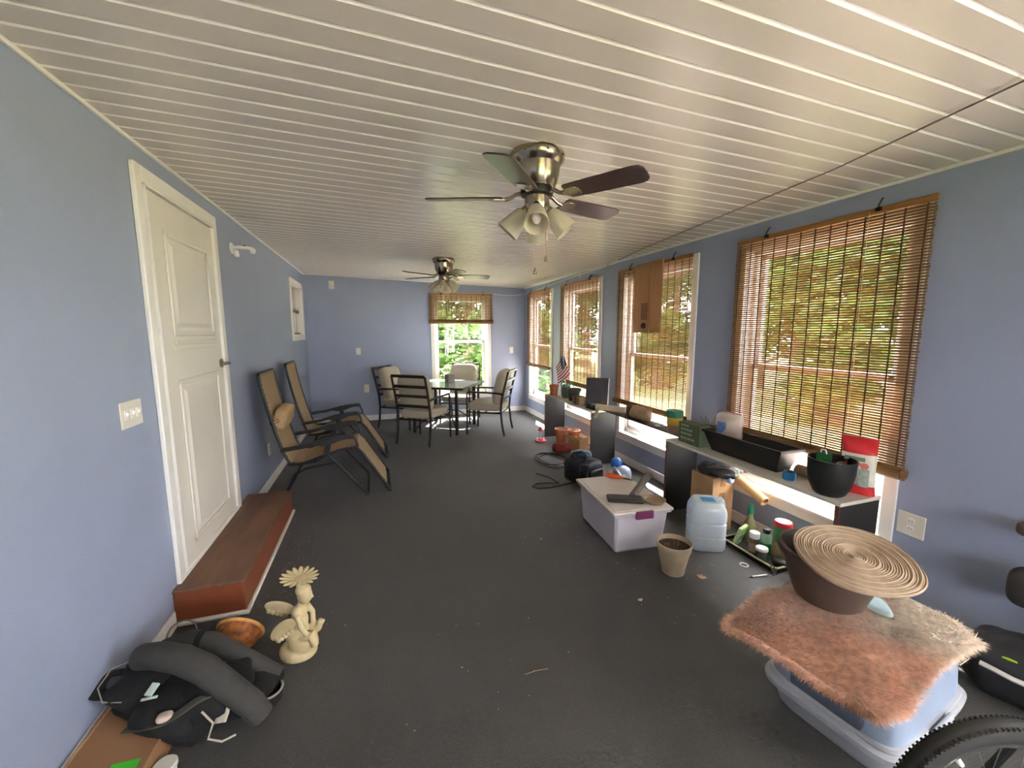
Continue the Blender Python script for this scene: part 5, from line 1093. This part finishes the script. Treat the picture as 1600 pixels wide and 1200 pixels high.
MB().tube([(-0.10, -0.10, 0.225), (-0.06, -0.09, 0.29), (-0.02, 0.0, 0.30), (-0.05, 0.08, 0.28), (-0.09, 0.10, 0.225)], 0.011, 8).build('carry_handle', M_black, t)
MB().cbox((-0.155, -0.09, 0.15), (0.008, 0.03, 0.022)).cbox((-0.155, 0.09, 0.15), (0.008, 0.03, 0.022)).build('buckle', M_nickel, t, bevel=0.002)
MB().sup((0.05, 0.05, 0.235), (0.06, 0.08, 0.045), 0.7, 0.7, 20, 10, crump).build('blue_bundle', mat('blue_mottle', (60, 92, 140), 0.5, var=0.4, scale=30, rgb2=(40, 54, 80)), t)
MB().tube([(-0.04, 0.12, 0.27), (0.02, 0.06, 0.30), (0.08, -0.02, 0.28), (0.06, -0.05, 0.25)], 0.014, 8).build('pale_hose', mat('pale_blue_hose', (150, 176, 200), 0.4), t)
MB().tube([(-0.1, -0.15, 0.14), (-0.14, -0.18, 0.09), (-0.12, -0.20, 0.04), (-0.08, -0.185, 0.06), (-0.07, -0.16, 0.12)], 0.010, 8).build('strap_loop', M_black, t)
t = thing('hand_pump', 'blue and silver hand-held sprayer tool leaning behind the tote', 'tool', (3.33, 3.42, 0), math.radians(-35))
MB().sup((0.02, 0, 0.09), (0.09, 0.075, 0.09), 0.7, 0.8).build('tank', mat('silver_blue', (160, 168, 196), 0.35, var=0.1), t)
MB().sup((-0.04, 0.02, 0.20), (0.055, 0.05, 0.055), 0.8, 0.8).build('blue_head', M_blue, t)
MB().cyl((-0.06, -0.01, 0.17), (0.06, -0.18, 0.06), 0.018, 0.016).build('barrel', mat('silver_tube', (190, 192, 196), 0.3, 0.6), t)
MB().tube([(-0.10, 0.03, 0.17), (-0.13, -0.03, 0.10), (-0.10, -0.09, 0.04)], 0.009, 8).build('pale_strap', mat('pale_strap', (186, 188, 190), 0.5), t)
MB().sup((0.06, 0.06, 0.10), (0.04, 0.03, 0.04)).build('purple_knob', mat('maroon', (92, 40, 70), 0.5), t)
M_cab = mat('black_cable', (28, 30, 36), 0.5)
def loop(cx, cy, rx, ry, turns, seed, z0=0.006):
    rnd = random.Random(seed); pts = []; n = int(turns * 28)
    for i in range(n):
        a = 2 * PI * i / 28; k = 1 + 0.16 * math.sin(i * 0.37 + seed)
        pts.append((cx + rx * k * math.cos(a), cy + ry * k * math.sin(a) + 0.02 * math.sin(i * .21), z0 + 0.006 * (i / 28) + 0.004 * math.sin(i * .5) + 0.004))
    return pts
o = MB().tube(loop(0, 0, 0.17, 0.24, 3.0, 1) + [(0.2, -0.2, 0.03), (0.16, -0.45, 0.08)], 0.0055, 6).build('power_cable', M_cab)
tag(o, 'coiled black power cable on the carpet beyond the navy bag', 'cable', loc=(2.98, 4.29, 0))
o = MB().tube([(0.22, -0.02, 0.01), (0.1, -0.05, 0.007), (-0.08, -0.075, 0.007), (-0.2, -0.06, 0.007), (-0.235, 0.0, 0.007), (-0.17, 0.06, 0.007), (-0.08, 0.05, 0.008), (0.05, 0.0, 0.012), (0.02, 0.2, 0.007), (-0.06, 0.33, 0.007)], 0.0055, 6).build('power_cable', M_cab)
tag(o, 'single loop of black cable on the carpet before the navy bag', 'cable', loc=(2.69, 3.60, 0))

# ------------------------------------------------------------------ crumbs on the carpet
def leafscrap(label, loc, s, col, name='dry_leaf', cat='leaf'):
    m = MB()
    for k in range(5):
        a = -1.0 + k * 0.5; m.T = Matrix.Rotation(a, 4, 'Z') @ Matrix.Rotation(-0.25, 4, 'Y')
        m.sup((s * 0.55, 0, s * 0.12), (s * 0.5, s * 0.14, s * 0.03), nu=10, nv=6)
    m.v = [(x, y_, max(z, 0.0005)) for x, y_, z in m.v]
    tag(m.build(name, col), label, cat, loc=loc, rz=random.Random(s * 999).uniform(0, 6))
leafscrap('curled brown dry leaf on the carpet before the clay pot', (2.905, 1.865, 0), 0.038, mat('dry_leaf', (196, 156, 124), 0.8))
leafscrap('tiny white paper crumb on the carpet left of the dry leaf', (2.427, 1.806, 0), 0.022, mat('paper_crumb', (206, 204, 200), 0.8), 'paper_crumb', 'paper scrap')
leafscrap('pale scrap on the carpet near the far tote corner', (2.16, 2.63, 0), 0.02, mat('pale_scrap', (150, 140, 126), 0.8), 'paper_crumb', 'paper scrap')
o = MB().tube([(-0.05, 0, 0.003), (0, 0.004, 0.004), (0.06, -0.003, 0.003)], 0.0022, 5).build('twig', mat('twig', (140, 120, 92), 0.8)); tag(o, 'thin pale twig alone on the carpet in the foreground', 'twig', loc=(1.68, 1.545, 0))
rnd = random.Random(33); m = MB()
for i in range(260):
    x, y_ = rnd.choice([(rnd.uniform(0.36, 0.6), rnd.uniform(2.4, 3.4)), (rnd.uniform(0.5, 3.1), rnd.uniform(1.4, 4.5)), (rnd.uniform(2.3, 3.2), rnd.uniform(1.4, 3.0))])
    k = rnd.uniform(0.0015, 0.004); m.cbox((x, y_, k * 0.3), (k * rnd.uniform(1, 3), k, k * 0.5), (0, 0, rnd.uniform(0, 3)))
o = m.build('carpet_lint', mat('lint', (160, 154, 142), 0.9), kind='stuff'); o['label'] = 'specks of pale lint and grit scattered over the grey carpet'; o['category'] = 'lint'

# ------------------------------------------------------------------ outside: lawn, drive, trees
M_grass = mat('lawn_grass', (158, 160, 100), 0.9, var=0.3, scale=1.2, rgb2=(136, 140, 82), detail=8)
o = MB().box(-40, 60, -40, 60, -0.75, -0.45).build('ground', M_grass); o['kind'] = 'structure'
o = MB().box(4.4, 7.2, -20, 9.0, -0.45, -0.44).build('driveway', mat('pinkish_gravel', (198, 180, 174), 0.9, var=0.12, scale=4)); o['kind'] = 'structure'
M_l1 = mat('tree_leaves', (54, 82, 38), 0.6, var=0.4, scale=0.8, translucent=0.35); M_l2 = mat('tree_leaves_light', (80, 108, 48), 0.6, var=0.35, scale=0.8, translucent=0.35)
M_bark = mat('tree_bark', (104, 88, 72), 0.9, var=0.25, scale=6, bump=0.6)
def tree_proto(seed, h, r, mt, nleaf=5200, low=0.25):
    rnd = random.Random(seed); m = MB(); cl = []
    for i in range(26):
        a = rnd.uniform(0, 6.28); q = r * math.sqrt(rnd.random()) * 0.8; z = h * rnd.uniform(low, 0.95); k = 1 - 0.55 * max(0, (z / h - 0.55)) / 0.45
        cl.append((math.cos(a) * q * k, math.sin(a) * q * k, z, r * rnd.uniform(0.25, 0.42)))
    for i in range(nleaf):
        c = rnd.choice(cl); d = Vector((rnd.gauss(0, 1), rnd.gauss(0, 1), rnd.gauss(0, 1))).normalized() * c[3] * rnd.uniform(0.55, 1.0)
        p = Vector(c[:3]) + d; s = rnd.uniform(0.08, 0.16); x, y_, z = basis((rnd.gauss(0, 1), rnd.gauss(0, 1), rnd.gauss(0, 1) + 0.6)); o0 = len(m.v)
        m.v += [tuple(p - x * s), tuple(p - y_ * s * 0.5), tuple(p + x * s), tuple(p + y_ * s * 0.5)]; m.f.append((o0, o0 + 1, o0 + 2, o0 + 3)); m.mi.append(0)
    me = bpy.data.meshes.new('foliage'); me.from_pydata(m.v, [], m.f); me.materials.append(mt)
    tr = MB().tube([(0, 0, 0), (0.05, 0.02, h * 0.3), (0.0, 0.05, h * 0.6), (0.02, 0, h * 0.85)], [0.18, 0.13, 0.08, 0.03], 8)
    for i in range(5):
        c = cl[i]; tr.tube([(0.02, 0.02, h * 0.3 + i * 0.08 * h), (c[0] * 0.5, c[1] * 0.5, c[2] * 0.75), (c[0], c[1], c[2])], [0.06, 0.04, 0.02], 6)
    return me, tr.mesh('trunk', M_bark)
protos = [tree_proto(1, 6.5, 2.4, M_l1), tree_proto(2, 5.0, 2.1, M_l2), tree_proto(3, 8.0, 2.8, M_l1, 6500, 0.2), tree_proto(4, 2.4, 1.3, M_l2, 3200, 0.12)]
spots = [(11.5, 1.0, 0, .3), (12.2, 4.6, 2, 1.0), (11.2, 7.6, 1, 2), (13.5, 10.6, 0, 3), (12.4, -2.4, 2, .8), (12.8, 14.0, 2, 1.9), (16.0, 2.8, 2, 2.2), (16.5, 7.5, 0, .4), (17.0, 12, 2, 2.7), (16.2, -4.0, 0, 1.2), (10.0, 11.5, 3, .2), (10.2, 5.9, 3, 1.5), (10.6, 2.9, 3, 2.6),
         (1.0, 15.5, 2, .5), (4.4, 14.6, 0, 1.1), (7.4, 16.5, 2, 2.2), (2.4, 11.6, 3, 1), (4.4, 11.9, 3, 2), (-1.6, 13.6, 1, .3), (6.2, 12.4, 3, 2.9), (20, 17, 2, 1), (22, 5, 2, 2), (8.2, 20.5, 2, .7), (11.5, 19.5, 2, 2.9), (15.0, 19.0, 2, .2), (9.6, 15.6, 0, 1.3), (19.0, 9.0, 2, 1.6), (21.0, -1.0, 2, .9), (13.2, 23.0, 2, 1.7), (5.2, 19.5, 2, 2.5), (17.5, 22.0, 2, .4)]
for x, y_, k, a in spots:
    big = protos[k][0].name
    side = x > 9
    lab = {True: 'leafy green tree seen through the right-hand windows', False: 'leafy green tree seen through the far window'}[side]
    if k == 3: lab = 'bushy light green shrub seen through the right-hand windows' if side else 'bushy light green shrub seen through the far window'
    t = thing('garden_shrub' if k == 3 else 'garden_tree', lab, 'shrub' if k == 3 else 'tree', (x, y_, -0.45), a, group=('shrubs' if k == 3 else 'trees') + (' outside the right windows' if side else ' outside the far window'))
    for nm, me in (('foliage', protos[k][0]), ('trunk', protos[k][1])):
        o = bpy.data.objects.new(nm, me); COL.objects.link(o); o.parent = t
        if nm == 'foliage': o['kind'] = 'stuff'
